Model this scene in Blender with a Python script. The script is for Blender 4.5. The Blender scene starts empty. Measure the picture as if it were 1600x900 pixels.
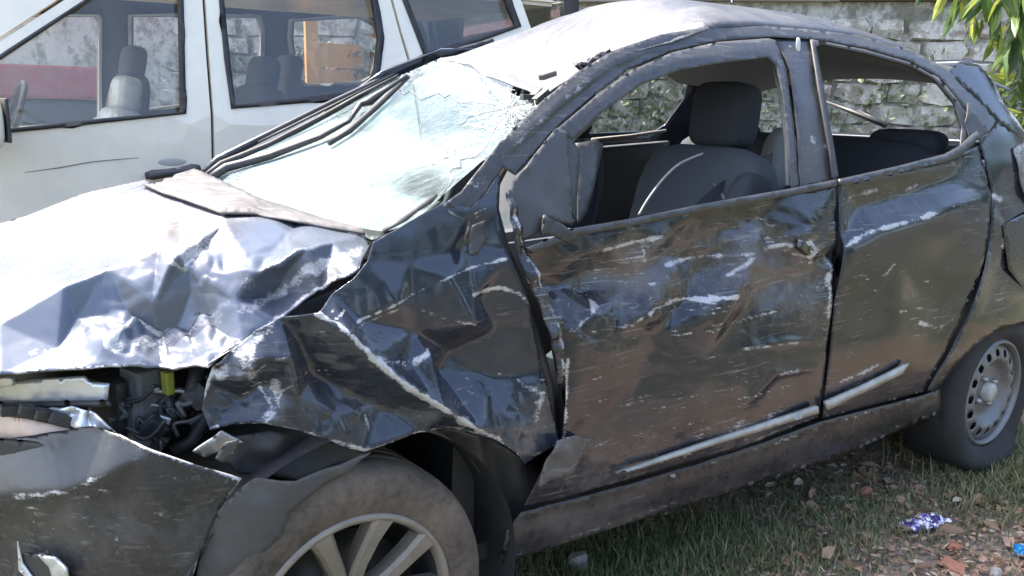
import bpy, bmesh, math, random
import numpy as np
from mathutils import Vector, Matrix
from mathutils.geometry import delaunay_2d_cdt
random.seed(7); rng = np.random.default_rng(7)
scn = bpy.context.scene; COL = scn.collection
rad = math.radians

# ------------------------------------------------------------------ camera
CAM = np.array([-0.6033, -1.2638, 1.2149]); YAW, PITCH, ROLL, FPX = 0.6267, -0.2117, 0.0224, 1350.0
_f = np.array([math.sin(YAW)*math.cos(PITCH), math.cos(YAW)*math.cos(PITCH), math.sin(PITCH)])
_r = np.cross(_f, [0, 0, 1]); _r /= np.linalg.norm(_r); _u = np.cross(_r, _f)
CR = math.cos(ROLL)*_r+math.sin(ROLL)*_u; CU = -math.sin(ROLL)*_r+math.cos(ROLL)*_u; CF = _f
cd = bpy.data.cameras.new('camera'); cam = bpy.data.objects.new('camera', cd); COL.objects.link(cam)
cd.sensor_width = 36; cd.lens = 36*FPX/1600; cd.clip_start = 0.05; cd.clip_end = 600
cam.matrix_world = Matrix(((CR[0], CU[0], -CF[0], CAM[0]), (CR[1], CU[1], -CF[1], CAM[1]), (CR[2], CU[2], -CF[2], CAM[2]), (0, 0, 0, 1)))
scn.camera = cam
# ------------------------------------------------------------------ sky, sun, exposure
SUN_AZ, SUN_EL = rad(-34), rad(60)          # azimuth from +Y towards +X
w = bpy.data.worlds.new('World'); scn.world = w; w.use_nodes = True
nt = w.node_tree; sk = nt.nodes.new('ShaderNodeTexSky'); sk.sky_type = 'NISHITA'; sk.sun_disc = False
sk.sun_elevation = SUN_EL; sk.sun_rotation = SUN_AZ; sk.air_density = 0.8; sk.dust_density = 3.5; sk.ozone_density = 1.0
bg = nt.nodes['Background']; nt.links.new(sk.outputs[0], bg.inputs[0]); bg.inputs[1].default_value = 0.15
sl = bpy.data.lights.new('sun', 'SUN'); sl.energy = 2.9; sl.angle = rad(0.6); sl.color = (1, 0.95, 0.87)
so = bpy.data.objects.new('sun', sl); COL.objects.link(so)
sd = Vector((math.sin(SUN_AZ)*math.cos(SUN_EL), math.cos(SUN_AZ)*math.cos(SUN_EL), math.sin(SUN_EL)))
so.rotation_euler = sd.to_track_quat('Z', 'Y').to_euler(); so.location = (3, 6, 9)
vs = scn.view_settings; vs.view_transform = 'Standard'; vs.look = 'None'; vs.exposure = 2.55; vs.gamma = 1
scn.render.engine = 'CYCLES'

# ------------------------------------------------------------------ sight lines: photo point -> place
def ray(p):
    p = np.atleast_2d(np.asarray(p, float))
    return CF+((p[:, :1]-800)/FPX)*CR-((p[:, 1:]-450)/FPX)*CU
def onY(p, Y):
    d = ray(p); t = (Y-CAM[1])/d[:, 1]; return CAM+t[:, None]*d
def onZ(p, Z):
    d = ray(p); t = (Z-CAM[2])/d[:, 2]; return CAM+t[:, None]*d
def onX(p, X):
    d = ray(p); t = (X-CAM[0])/d[:, 0]; return CAM+t[:, None]*d
def S(X, Z):                              # flank of the hatchback: depth of the outer skin
    zl = Z-.62; y = .03+.3*zl*zl; up = np.maximum(Z-.95, 0)
    y = np.where(Z > .95, .063+.2*up+.55*up*up, y)
    f = np.maximum(-.2-X, 0); y = y+np.where(f < .3, 2.6*f*f, 2.6*.09+1.56*(f-.3))
    b = np.maximum(X-2.3, 0); return y+.4*b*b
def onS(p, off=0.0):
    d = ray(p); ts = np.linspace(.5, 6.5, 500)
    lo = np.zeros(len(d)); hi = np.full(len(d), 6.5); found = np.zeros(len(d), bool); prev = .5
    for t in ts:
        q = CAM+t*d; g = (q[:, 1]-S(q[:, 0], q[:, 2])-off > 0)
        n = g & ~found; lo[n] = prev; hi[n] = t; found |= g; prev = t
    for _ in range(26):
        m = (lo+hi)/2; q = CAM+m[:, None]*d; g = q[:, 1]-S(q[:, 0], q[:, 2])-off > 0
        hi = np.where(g, m, hi); lo = np.where(g, lo, m)
    return CAM+hi[:, None]*d

# ------------------------------------------------------------------ mesh helpers
def setprops(o, label=None, cat=None, group=None, kind=None):
    for k, v in (('label', label), ('category', cat), ('group', group), ('kind', kind)):
        if v: o[k] = v
    return o
def world(o):
    M = Matrix.Translation(o.location) @ o.rotation_euler.to_matrix().to_4x4() @ Matrix.Diagonal((*o.scale, 1))
    return world(o.parent) @ o.matrix_parent_inverse @ M if o.parent else M
def child(o, parent):
    if parent is not None:
        o.parent = parent; o.matrix_parent_inverse = world(parent).inverted()
    return o
def empty(name, loc, label, cat, group=None):
    e = bpy.data.objects.new(name, None); COL.objects.link(e); e.location = loc; e.empty_display_size = .1
    return setprops(e, label, cat, group)
def mesh(name, V, F, mat, parent=None, smooth=False, solid=0, attrs=None, angle=None):
    me = bpy.data.meshes.new(name); me.from_pydata([tuple(map(float, v)) for v in V], [], [tuple(map(int, f)) for f in F]); me.update()
    if attrs:
        for k, a in attrs.items():
            at = me.attributes.new(k, 'FLOAT', 'POINT'); at.data.foreach_set('value', np.asarray(a, np.float32))
    if smooth: me.polygons.foreach_set('use_smooth', [True]*len(me.polygons))
    o = bpy.data.objects.new(name, me); COL.objects.link(o); child(o, parent)
    if mat: me.materials.append(mat)
    if solid:
        m = o.modifiers.new('thickness', 'SOLIDIFY'); m.thickness = solid; m.offset = 0
    return o
class MB:
    def __init__(s): s.V = []; s.F = []
    def add(s, V, F):
        n = len(s.V); s.V += [tuple(map(float, v)) for v in V]; s.F += [tuple(i+n for i in f) for f in F]; return s
    def box(s, c, d, R=None, bev=0.0, taper=1.0):
        bm = bmesh.new(); bmesh.ops.create_cube(bm, size=1)
        for v in bm.verts:
            k = taper if v.co.z > 0 else 1
            v.co = Vector((v.co.x*d[0]*k, v.co.y*d[1]*k, v.co.z*d[2]))
        if bev: bmesh.ops.bevel(bm, geom=bm.edges[:], offset=bev, segments=2, profile=.6, affect='EDGES')
        M = Matrix.Translation(c) @ (R.to_4x4() if R is not None else Matrix.Identity(4))
        bm.transform(M); bm.verts.index_update()
        s.add([v.co for v in bm.verts], [[v.index for v in f.verts] for f in bm.faces]); bm.free(); return s
    def tube(s, P, r, n=8, flat=1.0, caps=True):
        P = [Vector(p) for p in P]; rs = r if hasattr(r, '__len__') else [r]*len(P); V = []; F = []; a = None
        for i, p in enumerate(P):
            t = (P[min(i+1, len(P)-1)]-P[max(i-1, 0)]).normalized()
            if a is None: a = t.orthogonal().normalized()
            a = (a-t*a.dot(t)).normalized(); b = t.cross(a)
            for k in range(n):
                q = 2*math.pi*k/n; V.append(p+a*math.cos(q)*rs[i]+b*math.sin(q)*rs[i]*flat)
        for i in range(len(P)-1):
            for k in range(n):
                k2 = (k+1) % n; F.append((i*n+k, i*n+k2, (i+1)*n+k2, (i+1)*n+k))
        if caps: F.append(tuple(range(n))[::-1]); F.append(tuple((len(P)-1)*n+k for k in range(n)))
        return s.add(V, F)
    def strip(s, P, wdt, up, thick=.004):      # flat ribbon along P, width along up
        P = [np.array(p, float) for p in P]; up = np.array(up, float); V = []; F = []
        nrm = np.cross(P[-1]-P[0], up); nrm = nrm/np.linalg.norm(nrm)*thick/2
        ws = wdt if hasattr(wdt, '__len__') else [wdt]*len(P)
        for p, ww in zip(P, ws): V += [p-up*ww/2-nrm, p+up*ww/2-nrm, p+up*ww/2+nrm, p-up*ww/2+nrm]
        for i in range(len(P)-1):
            for k in range(4): F.append((4*i+k, 4*i+(k+1) % 4, 4*i+4+(k+1) % 4, 4*i+4+k))
        F += [(3, 2, 1, 0), tuple(4*(len(P)-1)+k for k in range(4))]
        return s.add(V, F)
    def lathe(s, prof, n=48, axis='y', c=(0, 0, 0), closed=False, a0=0, a1=2*math.pi):
        V = []; F = []; m = len(prof)
        full = abs(a1-a0-2*math.pi) < 1e-6; nn = n if full else n+1
        for i in range(nn):
            q = a0+(a1-a0)*i/n
            for (r, h) in prof:
                V.append((c[0]+r*math.cos(q), c[1]+h, c[2]+r*math.sin(q)) if axis == 'y' else (c[0]+r*math.cos(q), c[1]+r*math.sin(q), c[2]+h))
        for i in range(n):
            j = (i+1) % nn
            for k in range(m if closed else m-1):
                k2 = (k+1) % m; F.append((i*m+k, i*m+k2, j*m+k2, j*m+k))
        return s.add(V, F)
    def xf(s, M):
        s.V = [tuple(M @ Vector(v)) for v in s.V]; return s
    def build(s, name, mat, parent=None, smooth=False, solid=0, label=None):
        o = mesh(name, s.V, s.F, mat, parent, smooth, solid)
        if smooth:
            pass
        if label: o['label'] = label
        return o
def dens(P, step, closed=True):
    P = np.asarray(P, float); out = []; n = len(P)
    for i in range(n if closed else n-1):
        a, b = P[i], P[(i+1) % n]; k = max(1, int(round(np.linalg.norm(b-a)/step)))
        for j in range(k): out.append(a+(b-a)*j/k)
    if not closed: out.append(P[-1])
    return np.array(out)
def spline(P, closed=True, k=5):
    P = np.asarray(P, float); n = len(P); out = []
    for i in range(n if closed else n-1):
        p0, p1, p2, p3 = (P[(i-1) % n], P[i], P[(i+1) % n], P[(i+2) % n]) if closed else (P[max(i-1, 0)], P[i], P[i+1], P[min(i+2, n-1)])
        for j in range(k):
            t = j/k; out.append(.5*((2*p1)+(-p0+p2)*t+(2*p0-5*p1+4*p2-p3)*t*t+(-p0+3*p1-3*p2+p3)*t**3))
    if not closed: out.append(P[-1])
    return np.array(out)
def inside(Q, poly):
    x, y = Q[:, 0], Q[:, 1]; r = np.zeros(len(Q), bool); n = len(poly)
    for i in range(n):
        x1, y1 = poly[i]; x2, y2 = poly[(i+1) % n]
        if y1 == y2: continue
        c = ((y1 > y) != (y2 > y)) & (x < (x2-x1)*(y-y1)/(y2-y1)+x1); r ^= c
    return r
def sdist(Q, line):                        # distance and side to an open polyline
    best = np.full(len(Q), 1e9); side = np.zeros(len(Q)); tt = np.zeros(len(Q)); L = len(line)-1
    for i in range(L):
        a = np.asarray(line[i], float); b = np.asarray(line[i+1], float); d = b-a; l2 = d@d
        t = np.clip(((Q-a)@d)/l2, 0, 1); e = Q-(a+t[:, None]*d); q = np.hypot(e[:, 0], e[:, 1]); m = q < best
        best[m] = q[m]; side[m] = np.sign(d[0]*e[m, 1]-d[1]*e[m, 0]); tt[m] = (i+t[m])/L
    return best, side, tt
def fill(outline, holes, step, hard=()):
    loops = [dens(outline, step)]+[dens(h, step) for h in holes]
    V = []; E = []
    for L in loops:
        n = len(V); V += [tuple(p) for p in L]; E += [(n+i, n+(i+1) % len(L)) for i in range(len(L))]
    B = np.array(V); lo = B.min(0); hi = B.max(0)
    gx = np.arange(lo[0], hi[0], step); gy = np.arange(lo[1], hi[1], step*.87)
    G = np.array([(x+(j % 2)*step/2, y) for j, y in enumerate(gy) for x in gx]); G = G+rng.uniform(-.12, .12, G.shape)*step
    ok = inside(G, loops[0])
    for h in loops[1:]: ok &= ~inside(G, h)
    G = G[ok]
    for L in loops:
        if not len(G): break
        dmin = np.full(len(G), 1e9)
        for p in L: dmin = np.minimum(dmin, np.abs(G-p).sum(1))
        G = G[dmin > step*.75]
    allp = [Vector(p) for p in V]+[Vector(p) for p in G]
    r = delaunay_2d_cdt(allp, E, [], 0, 1e-7)
    P = np.array([tuple(v) for v in r[0]]); T = np.array([f for f in r[2] if len(f) == 3])
    c = P[T].mean(1); k = inside(c, loops[0])
    for h in loops[1:]: k &= ~inside(c, h)
    T = T[k]
    a = P[T]; ar = (a[:, 1, 0]-a[:, 0, 0])*(a[:, 2, 1]-a[:, 0, 1])-(a[:, 1, 1]-a[:, 0, 1])*(a[:, 2, 0]-a[:, 0, 0])
    T[ar < 0] = T[ar < 0][:, ::-1]
    return P, T
def tin(Q, ctrl):                          # folds: straight facets between given heights
    C = np.asarray(ctrl, float); r = delaunay_2d_cdt([Vector(c[:2]) for c in C], [], [], 0, 1e-6)
    P = np.array([tuple(v) for v in r[0]]); H = np.zeros(len(P))
    for i, ids in enumerate(r[3]): H[i] = C[ids[0], 2]
    out = np.zeros(len(Q)); done = np.zeros(len(Q), bool)
    for f in r[2]:
        a, b, c = P[f[0]], P[f[1]], P[f[2]]; d = (b[1]-c[1])*(a[0]-c[0])+(c[0]-b[0])*(a[1]-c[1])
        if abs(d) < 1e-9: continue
        u = ((b[1]-c[1])*(Q[:, 0]-c[0])+(c[0]-b[0])*(Q[:, 1]-c[1]))/d; v = ((c[1]-a[1])*(Q[:, 0]-c[0])+(a[0]-c[0])*(Q[:, 1]-c[1]))/d
        m = (u > -1e-6) & (v > -1e-6) & (u+v < 1+1e-6) & ~done
        out[m] = u[m]*H[f[0]]+v[m]*H[f[1]]+(1-u[m]-v[m])*H[f[2]]; done |= m
    if (~done).any():
        for i in np.where(~done)[0]: out[i] = C[np.argmin(((C[:, :2]-Q[i])**2).sum(1)), 2]
    return out
def rtin(Q, sp, amp, seed, stretch=1.0):   # random creased sheet
    g = np.random.default_rng(seed); lo = Q.min(0)-sp*2; hi = Q.max(0)+sp*2
    pts = [(x+g.uniform(-.42, .42)*sp*stretch, y+g.uniform(-.42, .42)*sp, g.uniform(-1, 1)*amp) for x in np.arange(lo[0], hi[0], sp*stretch) for y in np.arange(lo[1], hi[1], sp)]
    return tin(Q, pts)
def blob(Q, x, y, rx, ry): return np.exp(-((Q[:, 0]-x)/rx)**2-((Q[:, 1]-y)/ry)**2)
def ridge(Q, line, wd, taper=True):
    d, s, t = sdist(Q, line); e = np.exp(-d/wd)
    return e*(np.sin(np.pi*np.clip(t, .04, .96))**.5 if taper else 1)
def relax(d, T, it):                        # sheet metal bends with a radius
    e = np.concatenate([T[:, [0, 1]], T[:, [1, 2]], T[:, [2, 0]]]); e = np.concatenate([e, e[:, ::-1]])
    cnt = np.bincount(e[:, 0], minlength=len(d)).astype(float); cnt[cnt == 0] = 1
    for _ in range(it): d = .45*d+.55*np.bincount(e[:, 0], d[e[:, 1]], minlength=len(d))/cnt
    return d
def skin(name, outline, mat, parent, surf, step=5, holes=(), disp=None, direction=(0, -1, 0), wear_glint=None, dirt=None, solid=.002, label=None, smooth=True, soften=3, fine=None, scuff_glint=None):
    P, T = fill(outline, holes, step); W = surf(P)
    if disp is not None:
        dd = relax(disp(P), T, soften)+(relax(fine(P), T, 1) if fine else 0); W = W+np.asarray(direction, float)[None, :]*dd[:, None]
    wr = wear_glint(P) if wear_glint else np.zeros(len(P))
    if scuff_glint:                               # paint rubbed through on the raised folds, doubling as painted edge glints
        cv = dd-relax(dd, T, 4); wr = np.maximum(wr, scuff_glint[1]*np.clip(cv/scuff_glint[0]-.25, 0, 1)*(scuff_glint[2](P) if len(scuff_glint) > 2 else 1))
    at = {'wear_glint': wr, 'dirt': dirt(P) if dirt else np.zeros(len(P))}
    n = np.cross(W[T[:, 1]]-W[T[:, 0]], W[T[:, 2]]-W[T[:, 0]]).sum(0)
    if n@(CAM-W.mean(0)) < 0: T = T[:, ::-1]
    o = mesh(name, W, T, mat, parent, smooth, solid, at)
    if label: o['label'] = label
    return o

# ------------------------------------------------------------------ materials
class N:
    def __init__(s, name):
        s.m = bpy.data.materials.new(name); s.m.use_nodes = True; s.t = s.m.node_tree; s.b = s.t.nodes['Principled BSDF']; s.out = s.t.nodes['Material Output']
        s.pos = s.t.nodes.new('ShaderNodeNewGeometry').outputs['Position']
    def lk(s, a, b):
        if isinstance(a, (int, float)): b.default_value = a
        elif isinstance(a, tuple): b.default_value = (*a, 1) if len(a) == 3 and b.type == 'RGBA' else a
        else: s.t.links.new(a, b)
    def noise(s, scale, detail=4, rough=.6, vec=None, stretch=None, dist=0.0, off=(0, 0, 0)):
        n = s.t.nodes.new('ShaderNodeTexNoise'); n.inputs['Scale'].default_value = scale; n.inputs['Detail'].default_value = detail; n.inputs['Roughness'].default_value = rough; n.inputs['Distortion'].default_value = dist
        s.lk(s.mapv(vec or s.pos, stretch, off), n.inputs['Vector']); return n.outputs['Fac']
    def mapv(s, v, stretch=None, off=(0, 0, 0), rot=(0, 0, 0)):
        if stretch is None and off == (0, 0, 0): return v
        m = s.t.nodes.new('ShaderNodeMapping'); s.lk(v, m.inputs[0]); m.inputs['Scale'].default_value = stretch or (1, 1, 1); m.inputs['Location'].default_value = off; m.inputs['Rotation'].default_value = rot; return m.outputs[0]
    def vor(s, scale, feat='F1', vec=None, rnd=1.0, out='Distance', stretch=None):
        n = s.t.nodes.new('ShaderNodeTexVoronoi'); n.feature = feat; n.inputs['Scale'].default_value = scale; n.inputs['Randomness'].default_value = rnd
        s.lk(s.mapv(vec or s.pos, stretch), n.inputs['Vector']); return n.outputs[out]
    def ramp(s, fac, stops, interp='LINEAR'):
        n = s.t.nodes.new('ShaderNodeValToRGB'); n.color_ramp.interpolation = interp; e = n.color_ramp.elements
        while len(e) < len(stops): e.new(.5)
        for x, (p, c) in zip(e, stops): x.position = p; x.color = (*c, 1) if isinstance(c, tuple) else (c, c, c, 1)
        s.lk(fac, n.inputs[0]); return n.outputs[0]
    def mix(s, f, a, b):
        n = s.t.nodes.new('ShaderNodeMix'); n.data_type = 'RGBA'; s.lk(f, n.inputs[0]); s.lk(a, n.inputs[6]); s.lk(b, n.inputs[7]); return n.outputs[2]
    def math(s, op, a, b=0.0, clamp=False):
        n = s.t.nodes.new('ShaderNodeMath'); n.operation = op; n.use_clamp = clamp; s.lk(a, n.inputs[0]); s.lk(b, n.inputs[1]); return n.outputs[0]
    def attr(s, name):
        n = s.t.nodes.new('ShaderNodeAttribute'); n.attribute_name = name; return n.outputs['Fac']
    def bump(s, h, strength=.3, dist=.01):
        n = s.t.nodes.new('ShaderNodeBump'); n.inputs['Strength'].default_value = strength; n.inputs['Distance'].default_value = dist; s.lk(h, n.inputs['Height']); s.t.links.new(n.outputs[0], s.b.inputs['Normal']); return n.outputs[0]
    def set(s, **k):
        for a, v in k.items(): s.lk(v, s.b.inputs[a.replace('_', ' ')])
        return s
def simple(name, col, rough=.6, metal=0.0, var=.25, scale=30, bump=.1, dust=None, dustamt=.4):
    n = N(name); f = n.noise(scale, 5); c = n.mix(f, tuple(x*(1-var) for x in col), tuple(min(1, x*(1+var)) for x in col))
    if dust:
        d = n.ramp(n.noise(9, 8, .7), [(.5-dustamt*.35, 0.0), (.75, 1.0)]); c = n.mix(n.math('MULTIPLY', d, dustamt), c, dust)
    n.set(Base_Color=c, Roughness=n.ramp(f, [(0, max(0, rough-.12)), (1, min(1, rough+.12))]), Metallic=metal)
    if bump: n.bump(n.noise(scale*3, 6), bump, .004)
    return n.m
def paint(name, base=(.014, .018, .028), dirtbase=.0, dust=(.19, .165, .135), scratch=.5, metal=0.0, rough=.13, spec=.6, mottle=0):
    n = N(name); wear_glint = n.attr('wear_glint'); dirt = n.attr('dirt')
    n1 = n.noise(3.2, 8, .68); n2 = n.noise(38, 6, .7); n3 = n.noise(160, 3, .6)
    sc = n.noise(1.0, 3, .55, stretch=(7, 30, 130), dist=.4)            # drag marks running along the car
    sc2 = n.noise(1.0, 2, .5, stretch=(34, 34, 90), dist=1.2, off=(4, 2, 1))
    # dust film
    d = n.math('ADD', n.math('MULTIPLY', n1, .55), n.math('MULTIPLY', n2, .45))
    d = n.math('ADD', d, n.math('ADD', n.math('MULTIPLY', dirt, .38), dirtbase-.52))
    d = n.ramp(d, [(.0, .0), (.42, .85)])
    if mottle: dust = n.mix(n.ramp(n.noise(2.0, 8, .7, stretch=(5, 1.2, 4), dist=.5), [(.38, 0.0), (.62, 1.0)]), tuple(x*.42 for x in dust), tuple(min(1, x*1.15) for x in dust))
    c = n.mix(d, base, dust)
    # fine scratches
    s1 = n.ramp(sc, [(.605, 0.0), (.66, 1.0)]); s2 = n.ramp(sc2, [(.655, 0.0), (.70, 1.0)])
    sm = n.math('MULTIPLY', n.math('ADD', s1, s2, True), n.math('ADD', n.math('MULTIPLY', n.ramp(n1, [(.50, 0.0), (.68, 1.0)]), .5), n.math('MULTIPLY', dirt, .5)), True)
    sm = n.math('MULTIPLY', sm, scratch)
    c = n.mix(sm, c, (.30, .28, .27))
    # bare, scuffed creases; light caught on their edges is painted in as pale colour
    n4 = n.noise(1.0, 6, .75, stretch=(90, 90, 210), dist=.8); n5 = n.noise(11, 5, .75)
    wv = n.math('ADD', wear_glint, n.math('MULTIPLY', n.math('SUBTRACT', n4, .5), 1.3)); wv = n.math('ADD', wv, n.math('SUBTRACT', n.math('MULTIPLY', n.math('SUBTRACT', n5, .5), 1.5), .36))
    wv = n.ramp(wv, [(.0, 0.0), (.3, .95)]); wv = n.math('MULTIPLY', wv, n.ramp(wear_glint, [(.08, 0.0), (.3, 1.0)]))
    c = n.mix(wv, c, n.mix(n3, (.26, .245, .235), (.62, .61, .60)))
    ro = n.math('ADD', n.math('MULTIPLY', d, .55), rough); ro = n.math('ADD', ro, n.math('MULTIPLY', sm, .3), True); ro = n.math('MAXIMUM', ro, n.math('MULTIPLY', wv, .42))
    n.set(Base_Color=c, Roughness=ro, Metallic=n.math('MAXIMUM', n.math('MULTIPLY', wv, .35), n.math('MULTIPLY', n.math('SUBTRACT', 1.0, d, True), metal))); n.b.inputs['Coat Weight'].default_value = 0
    n.b.inputs['Specular IOR Level'].default_value = spec
    n.bump(n.math('ADD', n.math('MULTIPLY', n2, .4), n.math('ADD', n.math('MULTIPLY', sm, .8), n.math('MULTIPLY', wv, 1.0))), .22, .003)
    return n.m
M = {}
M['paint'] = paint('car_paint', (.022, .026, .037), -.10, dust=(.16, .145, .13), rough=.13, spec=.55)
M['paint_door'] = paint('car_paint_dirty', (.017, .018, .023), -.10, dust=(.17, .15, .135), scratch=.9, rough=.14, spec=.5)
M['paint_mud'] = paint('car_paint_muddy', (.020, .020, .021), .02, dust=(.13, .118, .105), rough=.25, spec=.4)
M['paint_hood_skylit'] = paint('hood_paint_skylit', (.105, .12, .150), -.02, dust=(.115, .096, .083), scratch=.5, metal=.3, rough=.24, spec=.35, mottle=1)  # flank paint with the pale sky reflection put into its base colour
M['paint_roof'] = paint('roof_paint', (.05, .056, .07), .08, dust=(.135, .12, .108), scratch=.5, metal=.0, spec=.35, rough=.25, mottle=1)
M['paint_pillar'] = paint('pillar_paint', (.026, .027, .030), .03, dust=(.10, .094, .088), scratch=.8, rough=.22, spec=.4)
M['bumper'] = paint('bumper_plastic', (.026, .026, .027), -.05, dust=(.12, .11, .10), scratch=.6, rough=.26, spec=.4)
M['black'] = simple('black_plastic', (.022, .022, .023), .5, dust=(.12, .11, .1), dustamt=.35)
M['trim'] = simple('grey_plastic_trim', (.030, .030, .032), .45, dust=(.075, .072, .066), dustamt=.5)
M['rubber'] = simple('rubber', (.012, .012, .012), .6, dust=(.1, .09, .08), dustamt=.4)
M['dark'] = simple('engine_bay_black', (.020, .020, .021), .6, dust=(.06, .055, .05), dustamt=.5)
M['cabin'] = simple('cabin_dark_plastic', (.055, .058, .066), .6, dust=(.07, .066, .06), dustamt=.4)
M['seat'] = simple('seat_fabric', (.034, .036, .043), .85, scale=220, bump=.25)
M['seat_grey'] = simple('seat_fabric_grey', (.068, .072, .082), .85, scale=220, bump=.25)
M['piping'] = simple('seat_piping', (.20, .185, .165), .7)
M['liner'] = simple('roof_lining', (.30, .30, .29), .9, scale=120)
M['metal'] = simple('dull_metal', (.33, .33, .34), .4, .8, dust=(.22, .19, .16), dustamt=.5)
M['rim'] = simple('dirty_alloy', (.27, .24, .195), .5, .25, dust=(.12, .092, .066), dustamt=.8)
M['steel'] = simple('grey_steel_wheel', (.16, .165, .17), .45, .4, dust=(.11, .10, .085), dustamt=.5)
M['chrome'] = simple('silver_plastic', (.62, .63, .65), .3, .6, dust=(.4, .38, .35), dustamt=.4)
M['lampwhite'] = simple('lamp_housing', (.66, .49, .39), .35, dust=(.45, .4, .35), dustamt=.4)
M['yellow'] = simple('yellow_green_plastic', (.27, .28, .04), .5)
M['greybox'] = simple('grey_box', (.11, .115, .12), .5, dust=(.2, .18, .15))
M['mould'] = simple('scuffed_white_moulding', (.52, .52, .48), .45, var=.2, dust=(.13, .13, .10), dustamt=1.0)
M['belt'] = simple('seat_belt', (.05, .05, .05), .8)
M['beige'] = simple('belt_beige', (.33, .31, .28), .8)
M['suv'] = simple('white_vehicle_paint', (.80, .725, .575), .22, var=.03, scale=4, bump=0, dust=(.53, .49, .41), dustamt=.35)
M['suv_shade'] = simple('shaded_white_paint', (.40, .385, .34), .5, var=.1)  # body white darkened to paint in the shade of the handle recess
M['suv_in'] = simple('vehicle_cabin', (.06, .055, .05), .8)
M['suv_seat'] = simple('plastic_covered_seat', (.35, .36, .38), .3)
M['red'] = simple('red_paint', (.50, .13, .12), .4, dust=(.5, .35, .3), dustamt=.6)
M['orange'] = simple('orange_paint', (.78, .33, .06), .5, dust=(.5, .33, .17), dustamt=.6)
M['brick'] = simple('broken_brick', (.30, .11, .06), .9, scale=60, bump=.5, dust=(.3, .22, .16), dustamt=.5)
M['stone'] = simple('rubble_stone', (.27, .255, .23), .9, scale=40, bump=.5)
M['bark'] = simple('bark', (.10, .075, .05), .95, scale=25, bump=.8)
def tyre_mat():
    n = N('tyre_rubber'); f = n.noise(6, 8, .7); g = n.noise(70, 5)
    d = n.ramp(n.math('ADD', n.math('MULTIPLY', f, .7), n.math('MULTIPLY', g, .3)), [(.34, 0.0), (.62, .9)])
    n.set(Base_Color=n.mix(d, (.034, .027, .021), (.155, .118, .086)), Roughness=.85); n.bump(g, .3, .004); return n.m
M['tyre'] = tyre_mat()
M['tyre_dark'] = simple('flat_tyre_rubber', (.012, .012, .012), .85, dust=(.035, .033, .03), dustamt=.6)
M['mud'] = simple('muddy_plastic', (.075, .07, .064), .75, var=.45, scale=7, dust=(.02, .019, .018), dustamt=.6)
def glass_mat(name, tint, refl=1.0, dust=.06, dustcol=(.5, .48, .44)):
    n = N(name); t = n.t; tr = t.nodes.new('ShaderNodeBsdfTransparent'); tr.inputs[0].default_value = (*tint, 1)
    gl = t.nodes.new('ShaderNodeBsdfGlossy'); gl.inputs['Roughness'].default_value = .02
    fr = t.nodes.new('ShaderNodeFresnel'); fr.inputs[0].default_value = 1.5
    mx = t.nodes.new('ShaderNodeMixShader'); n.lk(n.math('MULTIPLY', fr.outputs[0], refl, True), mx.inputs[0]); n.lk(tr.outputs[0], mx.inputs[1]); n.lk(gl.outputs[0], mx.inputs[2])
    df = t.nodes.new('ShaderNodeBsdfDiffuse'); df.inputs[0].default_value = (*dustcol, 1)
    m2 = t.nodes.new('ShaderNodeMixShader'); n.lk(n.math('MULTIPLY', n.ramp(n.noise(5, 8, .7), [(.3, .25), (.7, 1.0)]), dust), m2.inputs[0]); n.lk(mx.outputs[0], m2.inputs[1]); n.lk(df.outputs[0], m2.inputs[2])
    n.lk(m2.outputs[0], n.out.inputs[0]); return n.m
M['suvglass'] = glass_mat('tinted_window_glass', (.80, .82, .80), 1.5, .14, (.34, .35, .34))
M['lens'] = glass_mat('lamp_lens', (.8, .8, .8), 1.5, .25, (.7, .66, .62))
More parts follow.
